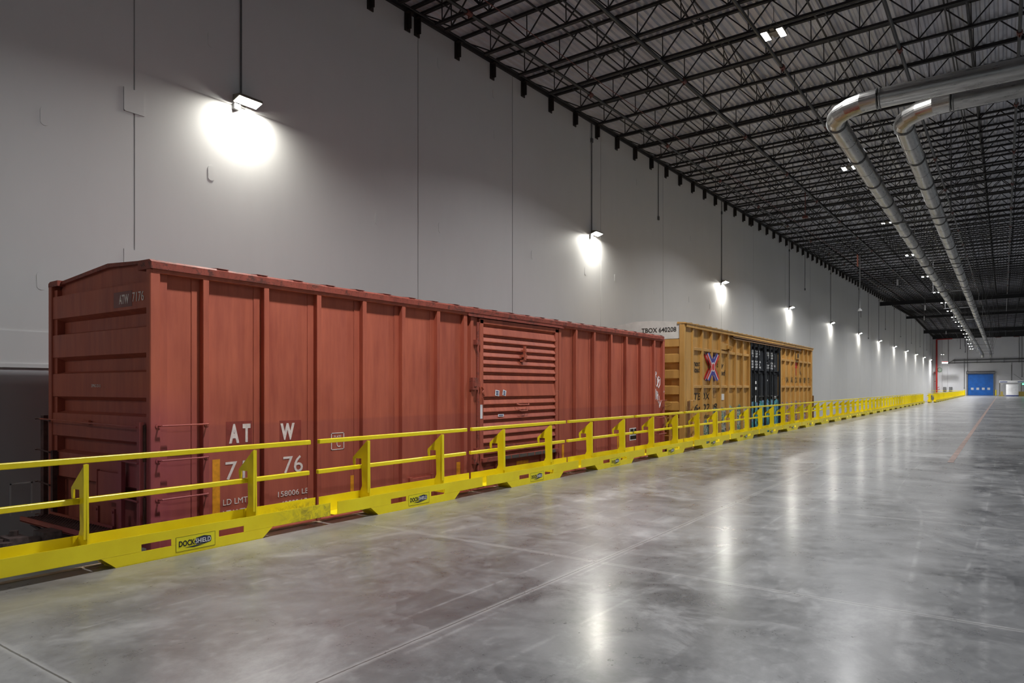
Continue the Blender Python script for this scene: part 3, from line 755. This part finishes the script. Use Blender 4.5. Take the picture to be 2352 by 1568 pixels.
# lower brackets on side
m=MB(); m.box(SH,SH+.05,9.05,9.12,-.3,.10); m.box(SH,SH+.05,9.62,9.68,-.3,.12); m.box(SH,SH+.035,9.12,9.62,-.3,.08); m.build('access_plate',R,car)
m=MB(); m.box(SH,SH+.03,8.2,8.26,-.3,.0); m.box(SH,SH+.03,8.5,8.55,-.3,.0); m.box(SH,SH+.02,8.26,8.5,-.3,-.03); m.build('access_plate',R,car)
# grab irons on near side, left bay
for z in(1.23,.80,.32):
    grab(car,[(SX+.003,4.52,z),(SX+.07,4.53,z),(SX+.07,5.15,z+.0),(SX+.003,5.16,z)],R,.011)
for z in(1.31,.80,.30):
    grab(car,[(SX+.003,19.62,z),(SX+.09,19.64,z),(SX+.09,20.22,z),(SX+.003,20.24,z)],R,.011)
# near end hardware: stiles, rungs, brake gear, platform
m=MB(); m.box(-8.735,-8.665,Y0-.07,Y0-.02,-.05,1.28); m.build('ladder_stile',R,car)
m=MB(); m.box(-9.20,-9.12,Y0-.07,Y0-.02,-.12,.80); m.build('ladder_stile',R,car)
for z in(.77,.30): 
    MB().tube((-9.28,Y0-.08,z+.02),(-8.70,Y0-.08,z),.013,8).build('ladder_rung',R,car)
m=MB(); m.tube((-10.25,Y0-.08,1.235),(-8.72,Y0-.08,1.215),.011,8); m.tube((-10.25,Y0-.08,1.235),(-10.25,Y0+.02,1.235),.011,8); m.box(-10.30,-10.1,Y0-.03,Y0+.0,1.2,1.26); m.build('grab_iron',R,car)
MB().tube((-11.5,Y0-.08,1.25),(-10.25,Y0-.07,1.235),.009,6).build('grab_iron',R,car)
for z in(.99,.1): 
    m=MB(); m.prism([(-8.80,z+.25),(-8.64,z+.25),(-8.64,z-.2),(-8.70,z-.2),(-8.72,z+.0)],'y',Y0-.03,Y0+.02); m.build('stile_bracket',MT['red_dark'],car)
m=MB(); m.box(-9.84,-9.25,Y0-.03,Y0-.01,.22,.60); m.box(-9.86,-9.84,Y0-.04,Y0-.0,.22,.62); m.box(-9.27,-9.22,Y0-.06,Y0,.10,.6); m.build('placard_board',R,car)
for X in(-9.82,-9.38):
    m=MB(); m.box(X-.03,X+.03,Y0-.05,Y0-.02,-.13,.14); m.tube((X,Y0-.05,.1),(X,Y0-.065,.1),.018,6); m.build('platform_bracket',R,car)
# crossover platform with perforated tread
m=MB(); px0,px1,py0,py1,pz=-11.15,-9.32,Y0-.46,Y0-.06,-.10
m.box(px0,px1,py0,py0+.025,pz-.05,pz+.02); m.box(px0,px1,py1-.025,py1,pz-.05,pz+.03); m.box(px0,px1,py0,py1,pz-.045,pz-.035)
m.box(px1-.02,px1,py0,py1,pz-.05,pz)
pf=m.build('crossover_platform',R,car)
m=MB(); x=px0+.03
k=0
while x<px1-.03:
    yy=py0+.035+(.02 if k%2 else 0)
    while yy<py1-.05: m.box(x,x+.022,yy,yy+.018,pz-.004,pz+.004); yy+=.045
    x+=.036; k+=1
m.box(px0,px1,py0+.02,py1-.02,pz-.03,pz-.004); m.build('tread',MT['red_dark'],pf)
# left ladder (far side corner)
m=MB(); m.box(-11.56,-11.46,Y0-.05,Y0+.01,-.25,1.30)
m.build('ladder_stile',MT['red_dark'],car)
m=MB(); m.box(-11.2,-11.13,Y0-.06,Y0-.0,-.12,.8); m.build('ladder_stile',MT['red_dark'],car)
for z in(1.25,.80,.33,-.15): MB().path([(-11.62,Y0-.1,z),(-11.62,Y0-.06,z),(-11.15,Y0-.09,z-.02)],.012).build('ladder_rung',MT['red_dark'],car)
# uncoupling lever + bell housing + hose
m=MB(); m.path([(-11.2,Y0-.3,-.22),(-10.75,Y0-.35,-.24),(-10.35,Y0-.45,-.16),(-10.2,Y0-.5,-.28)],.025); m.build('uncoupling_lever',MT['iron'],car)
m=MB(); m.box(-10.35,-9.2,Y0-.12,Y0+.2,-.45,-.20); m.box(-10.1,-9.0,Y0-.35,Y0-.1,-.32,-.24); m.build('bolster_beam',MT['red_dark'],car,bevel=.02)
m=MB(); m.path([(-10.4,Y0-.2,-.35),(-10.45,Y0-.4,-.55),(-10.4,Y0-.7,-.62),(-10.3,Y0-.95,-.5)],.03); m.build('air_hose',MT['black'],car)
# lettering on the red car
XL=SH+.004; W_=MT['letter']
for (b,a0,a1,z0,z1,bo) in [('A',5.545,5.70,.94,1.205,.05),('T',5.752,5.875,.945,1.20,.05),('W',6.37,6.62,.935,1.18,.05),('71',5.49,5.79,.445,.69,.0),('76',6.42,6.77,.44,.69,.0),
    ('LD LMT',5.455,5.83,.105,.185,0),('LT WT',5.455,5.79,-.045,.03,0),('158006 LB',6.33,6.88,.105,.185,0),('62900 LB',6.39,6.86,-.045,.035,0)]:
    text('lettering',b,W_,car,'x',XL,a0,a1,z0,z1,bold=bo)
m=MB(); z0,z1=.72,.99
for a in((7.31,7.325,z0,z1),(7.56,7.575,z0,z1),(7.31,7.575,z0,z0+.012),(7.31,7.575,z1-.012,z1)): m.box(XL,XL+.002,*a)
m.build('plate_outline',W_,car)
text('lettering','PLATE',W_,car,'x',XL,7.37,7.515,.905,.945); text('lettering','C',W_,car,'x',XL,7.42,7.50,.76,.88)
text('lettering','ATW',W_,car,'y',Y0+.015,-9.355,-9.105,2.78,2.90,bold=.02); text('lettering','7176',W_,car,'y',Y0+.015,-9.01,-8.73,2.79,2.91)
text('lettering','SPRG D-5',W_,car,'y',Y0+.015,-10.12,-9.86,1.71,1.75)
m=MB(); m.box(-9.50,-9.03,Y0+.017,Y0+.02,2.74,2.94); m.build('paint_patch',MT['patch'],car)
for (a,b,c_,d) in((5.50,5.90,.92,1.24),(6.36,6.74,.90,1.22)): MB().box(SH,SH+.002,a,b,c_,d).build('paint_patch',simple('red_patch',(.25,.04,.028),.55),car)
for (a,b,c_,d) in((5.30,5.41,-.06,.74),(7.71,7.82,-.05,.28),(10.39,10.50,-.05,.26),(14.32,14.42,-.05,.34),(17.25,17.33,-.05,.36),(19.3,19.36,-.05,.8)):
    MB().box(SH,SH+.003,a,b,c_,d).build('reflector',MT['reflector'],car)
# stencilled data box near the right
m=MB(); m.box(SH,SH+.002,18.02,18.50,.20,.55); m.build('data_panel',MT['letter_pure'],car)
m=MB(); m.box(SH+.002,SH+.004,18.05,18.47,.225,.335); m.box(SH+.002,SH+.004,18.05,18.28,.36,.525); m.box(SH+.002,SH+.004,18.31,18.47,.36,.525); m.build('data_field',MT['black'],car)
# white spray tags
def tagline(pl): 
    m=MB()
    for s_ in pl:
        m.path([(SX+.004 if a>20.18 else SH+.006,a,z) for a,z in s_],.011,5)
    m.build('spray_tag',MT['tag_white'],car)
tagline([[(19.68,1.95),(19.66,2.22),(19.72,1.98),(19.74,2.2)],[(19.80,2.18),(19.79,1.80),(19.9,1.72),(19.97,1.85),(19.9,2.0),(19.8,2.05),(19.88,2.15),(19.8,2.18)],[(20.02,2.04),(19.94,1.86),(20.02,1.68),(20.12,1.78),(20.15,1.98),(20.02,2.04),(19.95,1.78),(20.08,1.95)]])
tagline([[(19.68,1.68),(19.69,1.35),(19.77,1.45),(19.7,1.52),(19.76,1.62),(19.68,1.68)],[(19.80,1.3),(19.81,1.66),(19.88,1.35),(19.89,1.6)],[(19.93,1.28),(19.94,1.58),(20.0,1.5),(19.94,1.42),(20.03,1.22)],[(20.06,1.45),(20.1,1.08),(20.17,1.2),(20.24,1.6)]])

# ---------------- yellow boxcar
Y0,Y1=21.92,40.64; SH=-8.66; Yl=MT['yel_car']; ZT=3.80
car=thing('boxcar',(CX,31.3,RZ),'mustard yellow high-cube boxcar with black centre doors, beyond the red boxcar','boxcar')
D0,D1=29.30,34.05
for a in((SH-.04,SH,Y0+.1,D0,-.4,ZT),(SH-.04,SH,D1,Y1,-.4,ZT)): MB().box(*a).build('side_panel',Yl,car)
m=MB(); m.box(LX+.05,LX+.1,Y0+.1,Y1,-.4,ZT); m.build('side_panel',Yl,car)
m=MB(); m.box(SH,SX,Y0,Y0+.12,-.4,3.78); m.box(SH,SX-.05,Y0+.1,22.72,-.4,3.72); m.box(SX-.17,SH,Y0,Y0+.04,-.4,3.78); m.build('corner_post',Yl,car)
m=MB(); m.box(SH,SX,Y1-.14,Y1,-.4,3.8); m.build('corner_post',Yl,car)
yp=[22.83,23.75,24.69,25.64,26.54,27.45,28.35,29.24]+[34.20,35.02,35.95,36.82,37.75,38.65,39.62,40.5]
for yy in yp:
    m=MB(); m.box(SH,SX-.01,yy-.12,yy,-.4,3.70); m.box(SH,SH+.01,yy-.26,yy+.03,-.4,3.7); m.build('side_post',Yl,car,bevel=.006)
for (a,b) in((22.8,D0),(D1+.1,Y1)):
    for z in(3.02,1.73):
        m=MB(); m.box(SH,SX-.03,a,b,z-.05,z+.05); m.build('side_rib',Yl,car,bevel=.006)
m=MB(); m.box(SH-.05,SX+.03,Y0+.15,Y1+.05,3.70,3.82); m.prism([(SX-.25,3.80),(SX+.05,3.80),(SX+.06,3.84),(SX-.25,3.87)],'y',Y0,Y1+.08); m.build('top_chord',Yl,car,bevel=.004)
m=MB(); m.prism([(LX,3.70),(LX,3.78),(CX-.3,3.93),(CX+.3,3.93),(SX-.02,3.86),(SX-.02,3.80)],'y',Y0+.11,Y1)
yy=Y0+.6
while yy<Y1-.2: m.prism([(CX,3.92),(SX+.02,3.855),(SX+.02,3.875),(CX,3.95)],'y',yy,yy+.09); yy+=.62
m.build('roof',simple('yellow_car_roof',(.55,.40,.22),.35,.2,.2,8),car)
m=MB(); m.box(SH,SX+.04,26.9,37.9,3.60,3.64); m.box(SX+.02,SX+.04,26.9,37.9,3.56,3.68); m.build('door_track',simple('brown_track',(.24,.13,.06),.5),car)
# end
for a in((SX-.20,SX-.05,Y0+.04,Y0+.26,-.4,3.7),(LX+.0,LX+.18,Y0+.08,Y0+.26,-.4,3.7)): MB().box(*a).build('corner_filler',Yl,car)
m=end_panel(Y0,-1,LX+.1,SX-.12,[(3.06,3.30),(2.54,2.80),(2.01,2.27),(1.48,1.74),(.95,1.21),(.42,.68)],-.4,3.36); m.build('end_panel',Yl,car)
m=MB(); m.prism([(LX+.05,3.32),(SX-.1,3.32),(SX-.1,3.86),(CX+.3,3.95),(CX-.3,3.95),(LX+.02,3.80)],'y',Y0+.03,Y0+.12); m.build('end_header',MT['white_car'],car)
text('lettering','TBOX 640208',MT['letter_black'],car,'y',Y0+.025,-10.08,-8.84,3.55,3.71,bold=.012)
text('lettering','EXCESS HEIGHT CAR',MT['letter_black'],car,'y',Y0+.025,-11.3,-10.62+.12,3.52,3.62)
m=MB(); m.box(LX+.1,SX-.12,Y0+.2,Y1-.2,-.45,-.3); m.box(CX-.2,CX+.2,Y0-.1,Y1+.1,-.55,-.2); m.build('underframe',MT['red_dark'],car)
m=MB(); m.box(LX+.1,SX-.12,Y1-.1,Y1-.05,-.4,3.8); m.build('end_panel',Yl,car)
for yy in(24.3,38.2): truck(car,yy,MT['iron'])
coupler(car,Y0,-1,MT['iron']); coupler(car,Y1,1,MT['iron'])
# end gear
m=MB(); m.path([(-10.2,Y0-.1,1.22),(-9.2,Y0-.1,1.22),(-8.95,Y0-.1,1.2),(-8.98,Y0-.1,1.13),(-9.1,Y0-.08,1.08),(-10.2,Y0-.08,1.08)],.014); m.build('grab_iron',Yl,car)
m=MB(); m.box(-9.05,-8.98,Y0-.08,Y0,-.2,.85); m.build('ladder_stile',Yl,car)
for z in(.8,.45,.1): MB().tube((-9.9,Y0-.06,z),(-8.8,Y0-.06,z),.012,6).build('ladder_rung',Yl,car)
m=MB(); m.box(-9.9,-9.25,Y0-.12,Y0,.2,.8); m.box(-10.2,-8.9,Y0-.35,Y0-.05,-.15,-.1); m.tube((-9.3,Y0-.2,.55),(-9.3,Y0-.16,.55),.22,16); m.build('brake_gear',MT['yel_car'],car)
for (a,b) in((22.15,22.75),):
    m=MB(); m.tube((SX+.08,a,-.2),(SX+.08,a,1.28),.018,6); m.box(SX+.02,SX+.10,a-.03,a+.03,-.25,1.25); m.build('ladder_stile',simple('brown_stile',(.22,.11,.045),.5),car)
    for z in(1.27,.85,.45,.05): grab(car,[(SX,b,z),(SX+.08,b,z),(SX+.08,a,z)],Yl,.011)
BSB=simple('brown_stile_b',(.20,.10,.04),.5)
for a in((SX-.02,SX+.06,Y1+.0,Y1+.08,-.2,1.25),(SX-.35,SX-.27,Y1+.0,Y1+.06,-.2,1.25)): MB().box(*a).build('ladder_stile',BSB,car)
# door latch boxes
m=MB(); m.box(SX-.02,SX+.05,26.25,26.55,3.16,3.30); m.tube((SX+.02,26.45,3.1),(SX+.1,26.45,3.26),.06,8); m.box(SH,SX-.02,25.7,26.5,3.12,3.36); m.build('latch',Yl,car)
m=MB(); m.box(SX-.02,SX+.05,37.0,37.5,3.12,3.42); m.build('latch',Yl,car); 
m=MB(); m.box(SX+.05,SX+.06,37.05,37.25,3.2,3.4); m.build('latch_recess',MT['black'],car)
# black doors
for k,(a,b) in enumerate(((D0,31.64),(31.70,D1))):
    m=MB(); m.box(SH-.06,SH+.0,a,b,-.3,3.62); 
    for q in(a,b-.1): m.box(SH,SH+.06,q,q+.1,-.3,3.62)
    for z in(-.3,1.28,2.30,2.42,3.50): m.box(SH,SH+.045,a,b,z,z+.05)
    if k>=0:
        yy=a+.55
        while yy<b-.3: m.box(SH,SH+.025,yy,yy+.18,-.25,1.26); m.box(SH,SH+.025,yy,yy+.18,1.36,2.28); yy+=.55
    d=m.build('plug_door',MT['black_door'],car,bevel=.004); d['label']='left black door leaf' if k==0 else 'right black door leaf'
    for q in(.42,1.02,1.95):
        m=MB(); m.tube((SX+.01,a+q,-.25),(SX+.01,a+q,3.58),.032,8); m.box(SH,SX+.03,a+q-.06,a+q+.06,3.3,3.42); m.box(SH,SX+.03,a+q-.06,a+q+.06,2.3,2.42); m.build('lock_rod',MT['black_rod'],d)
    T=[['CLOSE THIS DOOR','BEFORE CLOSING','MAIN DOOR','','CIERRE ESTA PUERTA','ANTES DE CERRAR','LA PUERTA PRINCIPAL'],['LOCK THIS DOOR','BEFORE MOVING','THIS CAR','','CIERRE Y TRABE','ESTA PUERTA ANTES','DE MOVER CARRO']][k]
    for i,t in enumerate(T):
        if not t: continue
        w=len(t)*.045; c0=a+.95
        text('stencil',t,MT['letter_pure'],d,'x',SH+.012,c0-w,c0+w,3.30-.115*i-.085,3.30-.115*i,bold=.02)
    for (ya,yb,za,zb) in ([(.80,1.0,1.85,1.97),(.80,1.05,1.60,1.72),(.82,.92,1.02,1.36)] if k==0 else [(.25,.33,1.98,2.05),(.26,.36,1.0,1.14),(1.15,1.3,.98,1.34),(1.3,1.75,1.26,1.29),(1.3,1.75,1.2,1.215)]):
        MB().box(SH+.047,SH+.05,a+ya,a+yb,za,zb).build('placard',MT['letter_pure'],d)
m=MB(); m.box(SX-.02,SX+.03,31.78,32.0,2.72,2.92); m.build('lock_box',MT['black'],car)
for a in((SH,SX+.02,D0-.06,D0+.02,-.4,3.6),(SH,SX-.02,D1-.02,D1+.06,-.4,3.6)): MB().box(*a).build('door_post',MT['black_door'],car)
# graffiti panels
XG=SH+.012
def gpan(y0,y1,z0,z1,mat,x=XG,jag=.08):
    pts=[(y0,z0),(y1,z0)]; n=max(3,int((y1-y0)/.18)); 
    for i in range(n+1): pts.append((y1-(y1-y0)*i/n,z1+random.uniform(-jag,jag)))
    MB().prism(pts,'x',x,x+.002).build('graffiti',mat,car)
for a,b in zip(yp[1:7],yp[2:8]): gpan(a+.04,b-.14,-.35,(.55 if a<24.6 else .98),MT['graf_a'])
for a,b in((D0+.1,31.55),(31.8,D1-.1)): gpan(a,b,-.28,1.12,MT['graf_b'],SH+.05)
for a,b in zip(yp[8:14],yp[9:15]): gpan(a+.04,b-.14,-.35,.97,MT['graf_c'])
# lettering and emblem on the side sheets
XL=SH+.012; K=MT['letter_black']
text('lettering','next',K,car,'x',XL,23.04,23.62,2.44,2.60,bold=.01,shear=.15); text('lettering','load',K,car,'x',XL,23.04,23.62,2.22,2.42,bold=.01,shear=.15)
text('lettering','any',K,car,'x',XL,25.40,26.12,2.38,2.58,bold=.01,shear=.15); text('lettering','load',K,car,'x',XL,25.46,26.32,2.16,2.36,bold=.01,shear=.15)
text('lettering','TBOX',K,car,'x',XL,23.08,24.62,1.27,1.51,bold=.01,shear=.2); text('lettering','640208',K,car,'x',XL,23.08,25.40,.88,1.12,bold=.01,shear=.2)
text('lettering','XPA  dep',K,car,'x',XL,23.10,24.6,.55,.78,bold=.0,shear=.2)
m=MB()
for a in((24.98,25.0,1.34,1.58),(25.26,25.28,1.34,1.58),(24.98,25.28,1.34,1.355),(24.98,25.28,1.565,1.58)): m.box(XL,XL+.002,*a)
m.build('plate_outline',MT['faded_brown'],car); text('lettering','F',MT['faded_brown'],car,'x',XL,25.08,25.18,1.4,1.52)
MB().box(XL,XL+.003,25.86,26.18,1.23,1.46).build('placard',MT['letter_pure'],car)
MB().box(XL,XL+.003,23.2,23.45,-.10,.0).build('placard',MT['letter_pure'],car)
def logo(x):
    cy,cz=24.70,2.44; hw,hh=.62,.53
    def arm(sy,sz):
        L=math.hypot(hw,hh); d=(hw/L,hh/L); n=(-d[1],d[0])
        for (o0,o1,mt) in((.02,.14,'logo_blue'),(-.02,.02,'letter_pure'),(-.14,-.02,'logo_red')):
            q=[]
            for t,o in((.10,o0),(L-.10-o0*.6,o0),(L-.10-o1*.6,o1),(.10,o1)):
                q.append((cy+sy*(d[0]*t+n[0]*o),cz+sz*(d[1]*t+n[1]*o)))
            parts.setdefault(mt,MB()).prism(q,'x',x,x+.003)
    parts={}
    for sy in(-1,1):
        for sz in(-1,1): arm(sy,sz)
    def disc(r,mt,z0=0,sq=1,xx=.004):
        parts.setdefault(mt,MB()).prism([(cy+r*math.cos(2*PI*i/20),cz+z0+sq*r*math.sin(2*PI*i/20)) for i in range(20)],'x',x+.002,x+xx)
    disc(.13,'logo_red',0,1,.007); disc(.11,'logo_blue',.23,.9,.005); disc(.11,'logo_blue',-.23,.9,.005); disc(.17,'letter_pure',0,1,.0055)
    for k_,mb in parts.items(): mb.build('emblem',MT[k_],car)
logo(XL); logo(SX-.008)
# faded right side marks
m=MB(); m.box(XL,XL+.003,36.75,38.05,2.72,2.96); m.build('paint_patch',MT['logo_red'],car)
text('lettering','T',MT['logo_red'],car,'x',XL,37.1,37.7,2.30,2.75); text('lettering','K',MT['faded_brown'],car,'x',XL,37.95,38.7,2.28,2.9,bold=.0)
text('lettering','RAILCAR POOLING EXPERTS',MT['letter_black'],car,'x',XL,35.3,40.35,1.93,2.22)

# ================================================================== FAR WALL
FY=FARY
dn=thing('door_1',(-4.0,FY,0),'blue roll-up door with four small windows in the far wall','door'); dn['kind']='structure'
del dn['category']; del dn['label']
m=MB(); m.box(-6.24,-1.76,FY-.06,FY-.02,0.02,4.5); cur=m.build('door_curtain',MT['blue'],dn)
for X in(-5.45,-4.47,-3.50,-2.55): MB().box(X-.24,X+.24,FY-.07,FY-.06,1.15,1.62).build('door_window',MT['window'],cur)
m=MB(); m.box(-6.5,-6.26,FY-.2,FY,0,4.6); m.box(-1.74,-1.5,FY-.2,FY,0,4.6); m.build('door_guide',MT['galv'],dn)
m=MB(); m.tube((-6.55,FY-.35,4.82),(-1.45,FY-.35,4.82),.28,16); m.box(-6.5,-1.5,FY-.35,FY,4.6,5.08); m.build('roller_hood',MT['galv'],dn)
for X,l in((-6.75,'left'),(-1.3,'right')):
    m=MB(); m.tube((X,FY-1.5,0),(X,FY-1.5,1.1),.11,12); m.tube((X,FY-1.5,1.1),(X,FY-1.5,1.16),.11,12,.04)
    tag(m.build('bollard',MT['yellow']),'short yellow steel bollard %s of the blue door'%l,'bollard','bollards by the blue door')
m=MB(); m.tube((-11.9,FY-.8,0.),(-11.9,FY-.8,12.1),.17,12); m.tube((-11.9,FY-.8,12.1),(-9.,FY-.8,12.15),.12,10)
r=thing('standpipe',(-11.9,FY-.8,0),'tall thick red fire standpipe in the far left corner','pipe'); m.build('pipe',MT['pipe_red'],r)
m=MB(); m.box(-12.2,-11.6,FY-1.1,FY-.5,0,.5); m.tube((-11.9,FY-.8,1.0),(-11.3,FY-.8,1.3),.06,8); m.tube((-11.9,FY-.8,1.4),(-11.4,FY-.8,1.8),.05,8); m.build('valve',MT['pipe_red'],r)
m=MB(); m.tube((-12.4,FY-.5,0),(-12.4,FY-.5,5.0),.06,8); m.tube((-12.4,FY-.5,3.0),(-11.9,FY-.5,3.0),.04,6); m.box(-12.5,-12.1,FY-.6,FY-.4,4.7,5.1); tag(m.build('red_riser_pipe',MT['coupling']),'thinner dark red riser beside the tall red standpipe','pipe')
m=MB(); m.tube((-11.4,FY-.1,5.5),(-11.4,FY-.25,5.5),.45,24,.35); r=thing('round_sign',(-11.4,FY,5.5),'round green-grey convex mirror on the far wall near the corner','mirror'); m.build('dish',MT['mirror'],r)
MB().tube((-11.4,FY-.02,5.5),(-11.4,FY-.12,5.5),.5,24).build('rim',simple('green_rim',(.12,.22,.12),.5),r)
o=place(copy_tree(cl),(-10.5,FY-6,8.6),'twin-panel lamp alone above the far left corner, near the red standpipe')
r=thing('exit_sign_frame',(-10.2,FY-4,7),'white hanging sign frame with a red edge under the corner lamp','sign')
m=MB(); m.box(-10.75,-9.65,FY-4.05,FY-3.95,6.75,7.05); m.build('panel',MT['white_cap'],r)
MB().box(-10.75,-9.65,FY-4.06,FY-3.94,7.05,7.15).build('red_edge',MT['pipe_red'],r)
m=MB(); 
for X in(-10.7,-9.7): m.tube((X,FY-4,7.1),(X,FY-4,zr(FY-4)-.5),.02,5); m.tube((X,FY-4,6.75),(X,FY-4,1.2),.02,5)
m.build('rod',MT['conduit'],r)
# pipes along far wall
m=MB(); m.tube((-8.9,FY-.4,7.5),(RX,FY-.4,7.75),.13,8); tag(m.build('wall_pipe',MT['conduit']),'upper horizontal grey pipe across the far wall','pipe')
m=MB(); m.tube((-9.7,FY-.4,6.95),(RX,FY-.4,7.05),.09,8); m.tube((-9.7,FY-.4,6.95),(-8.9,FY-.4,7.5),.06,8)
for X in(-8.6,-6.9,-4.6,-2.2,.1,2.6): m.box(X-.03,X+.03,FY-.35,FY,6.8,7.8)
tag(m.build('wall_pipe',MT['conduit']),'lower horizontal grey pipe across the far wall','pipe')
for k,(X,z0,z1) in enumerate([(-9.75,6.9,12.6),(-7.6,10.1,12.8),(-6.7,9.3,12.8),(-6.3,5.3,12.8),(-6.9,1.6,6.8),(2.65,7.6,12.9),(1.35,3.3,6.4),(3.1,4.,12.9)]):
    m=MB(); m.tube((X,FY-.06,z0),(X,FY-.06,z1),.04,6); m.box(X-.09,X+.09,FY-.12,FY,z0-.15,z0)
    tag(m.build('conduit_drop',MT['conduit']),'thin conduit on the far wall, '+['above the red-edged sign','shortest one, high up left','second shortest, high up left','down to the upper left corner of the blue door','low, left of the blue door','right of the duct ends','above the wrapping machine','at the right edge'][k],'conduit','conduits on the far wall')
for k,X in enumerate((-10.45,-9.35)):
    r=thing('electrical_cabinet',(X,FY,1),'small grey electrical cabinet on the far wall, %s of two'%['left','right'][k],'cabinet','electrical cabinets on the far wall')
    MB().box(X-.3,X+.3,FY-.25,FY,.9,1.75).build('body',MT['grey_box'],r); MB().box(X-.24,X+.24,FY-.27,FY-.25,1.0,1.68).build('door',MT['galv'],r)
for k,(X,w) in enumerate(((-.9,1.),(2.2,1.))):
    m=MB(); m.box(X-w/2,X+w/2,FY-.8,FY-.1,12.1-.0,12.2); tag(m.build('unit_heater',MT['coupling']),'flat reddish fixture high on the far wall, %s of two'%['left','right'][k],'fixture')
# stretch-wrapping machine at the right edge
MY=163.
r=thing('wrapping_machine',(1.3,MY,0),'white and blue machine frame with a green light at the right edge','machine')
m=MB(); m.box(-.7,4.2,MY-.1,MY+.3,2.55,2.98); hd=m.build('header',MT['white_cap'],r)
MB().box(-.6,4.1,MY-.12,MY-.1,2.66,2.80).build('blue_band',MT['blue_band'],hd)
m=MB(); m.box(.6,2.2,MY-.13,MY-.12,2.66,2.80); m.build('name_strip',MT['white_cap'],hd)
for X in(-.6,2.75,4.0):
    MB().box(X-.07,X+.07,MY-.05,MY+.15,0,2.6).build('column',MT['lamp_body'],r)
m=MB(); m.bar((-.5,MY,1.9),(.0,MY,2.5),.06,.06); m.build('brace',MT['white_cap'],r)
m=MB(); m.box(-.75,.05,MY-.5,MY+.3,.0,.25); m.box(-.45,-.1,MY-.5,MY-.2,.25,.9); m.box(2.3,4.2,MY-.5,MY+.3,0,.9); m.build('yellow_guard',simple('dull_yellow',(.35,.27,.06),.5),r)
MB().tube((3.0,MY-.2,2.3),(3.0,MY-.28,2.3),.11,12).build('green_signal',MT['green'],r)
m=MB(); m.tube((3.0,MY-.1,0.5),(3.0,MY-.1,2.3),.04,6); m.tube((1.3,MY,2.98),(1.3,MY,6.4),.05,6); m.tube((1.6,MY,4.2),(3.,MY,3.),.03,6); m.build('signal_mast',MT['conduit'],r)
r=thing('film_covered_drum',(1.35,MY-1.2,0),'large white drum standing on a blue base under the machine header','drum')
MB().tube((1.35,MY-1.2,.2),(1.35,MY-1.2,2.25),.96,32).build('drum_body',MT['tank'],r,smooth=True)
MB().tube((1.35,MY-1.2,0),(1.35,MY-1.2,.22),1.0,32).build('base',MT['blue_band'],r)

# ================================================================== WORLD, CAMERA, VIEW
w=bpy.data.worlds.new('World'); S.world=w; w.use_nodes=True
bg=w.node_tree.nodes['Background']; bg.inputs[0].default_value=(.86,.93,1,1); bg.inputs[1].default_value=.19
cam=bpy.data.cameras.new('Camera'); co=bpy.data.objects.new('Camera',cam); COL.objects.link(co)
cam.sensor_width=36; cam.sensor_fit='HORIZONTAL'; cam.lens=36*1600/2352; cam.shift_y=(889-784)/2352.
cam.clip_start=.05; cam.clip_end=500
co.location=(0,0,1.71); co.rotation_euler=(PI/2,0,math.atan(1129/1600.))
S.camera=co
S.view_settings.view_transform='Standard'; S.view_settings.look='None'; S.view_settings.gamma=1
S.view_settings.use_curve_mapping=False; S.view_settings.exposure=0.
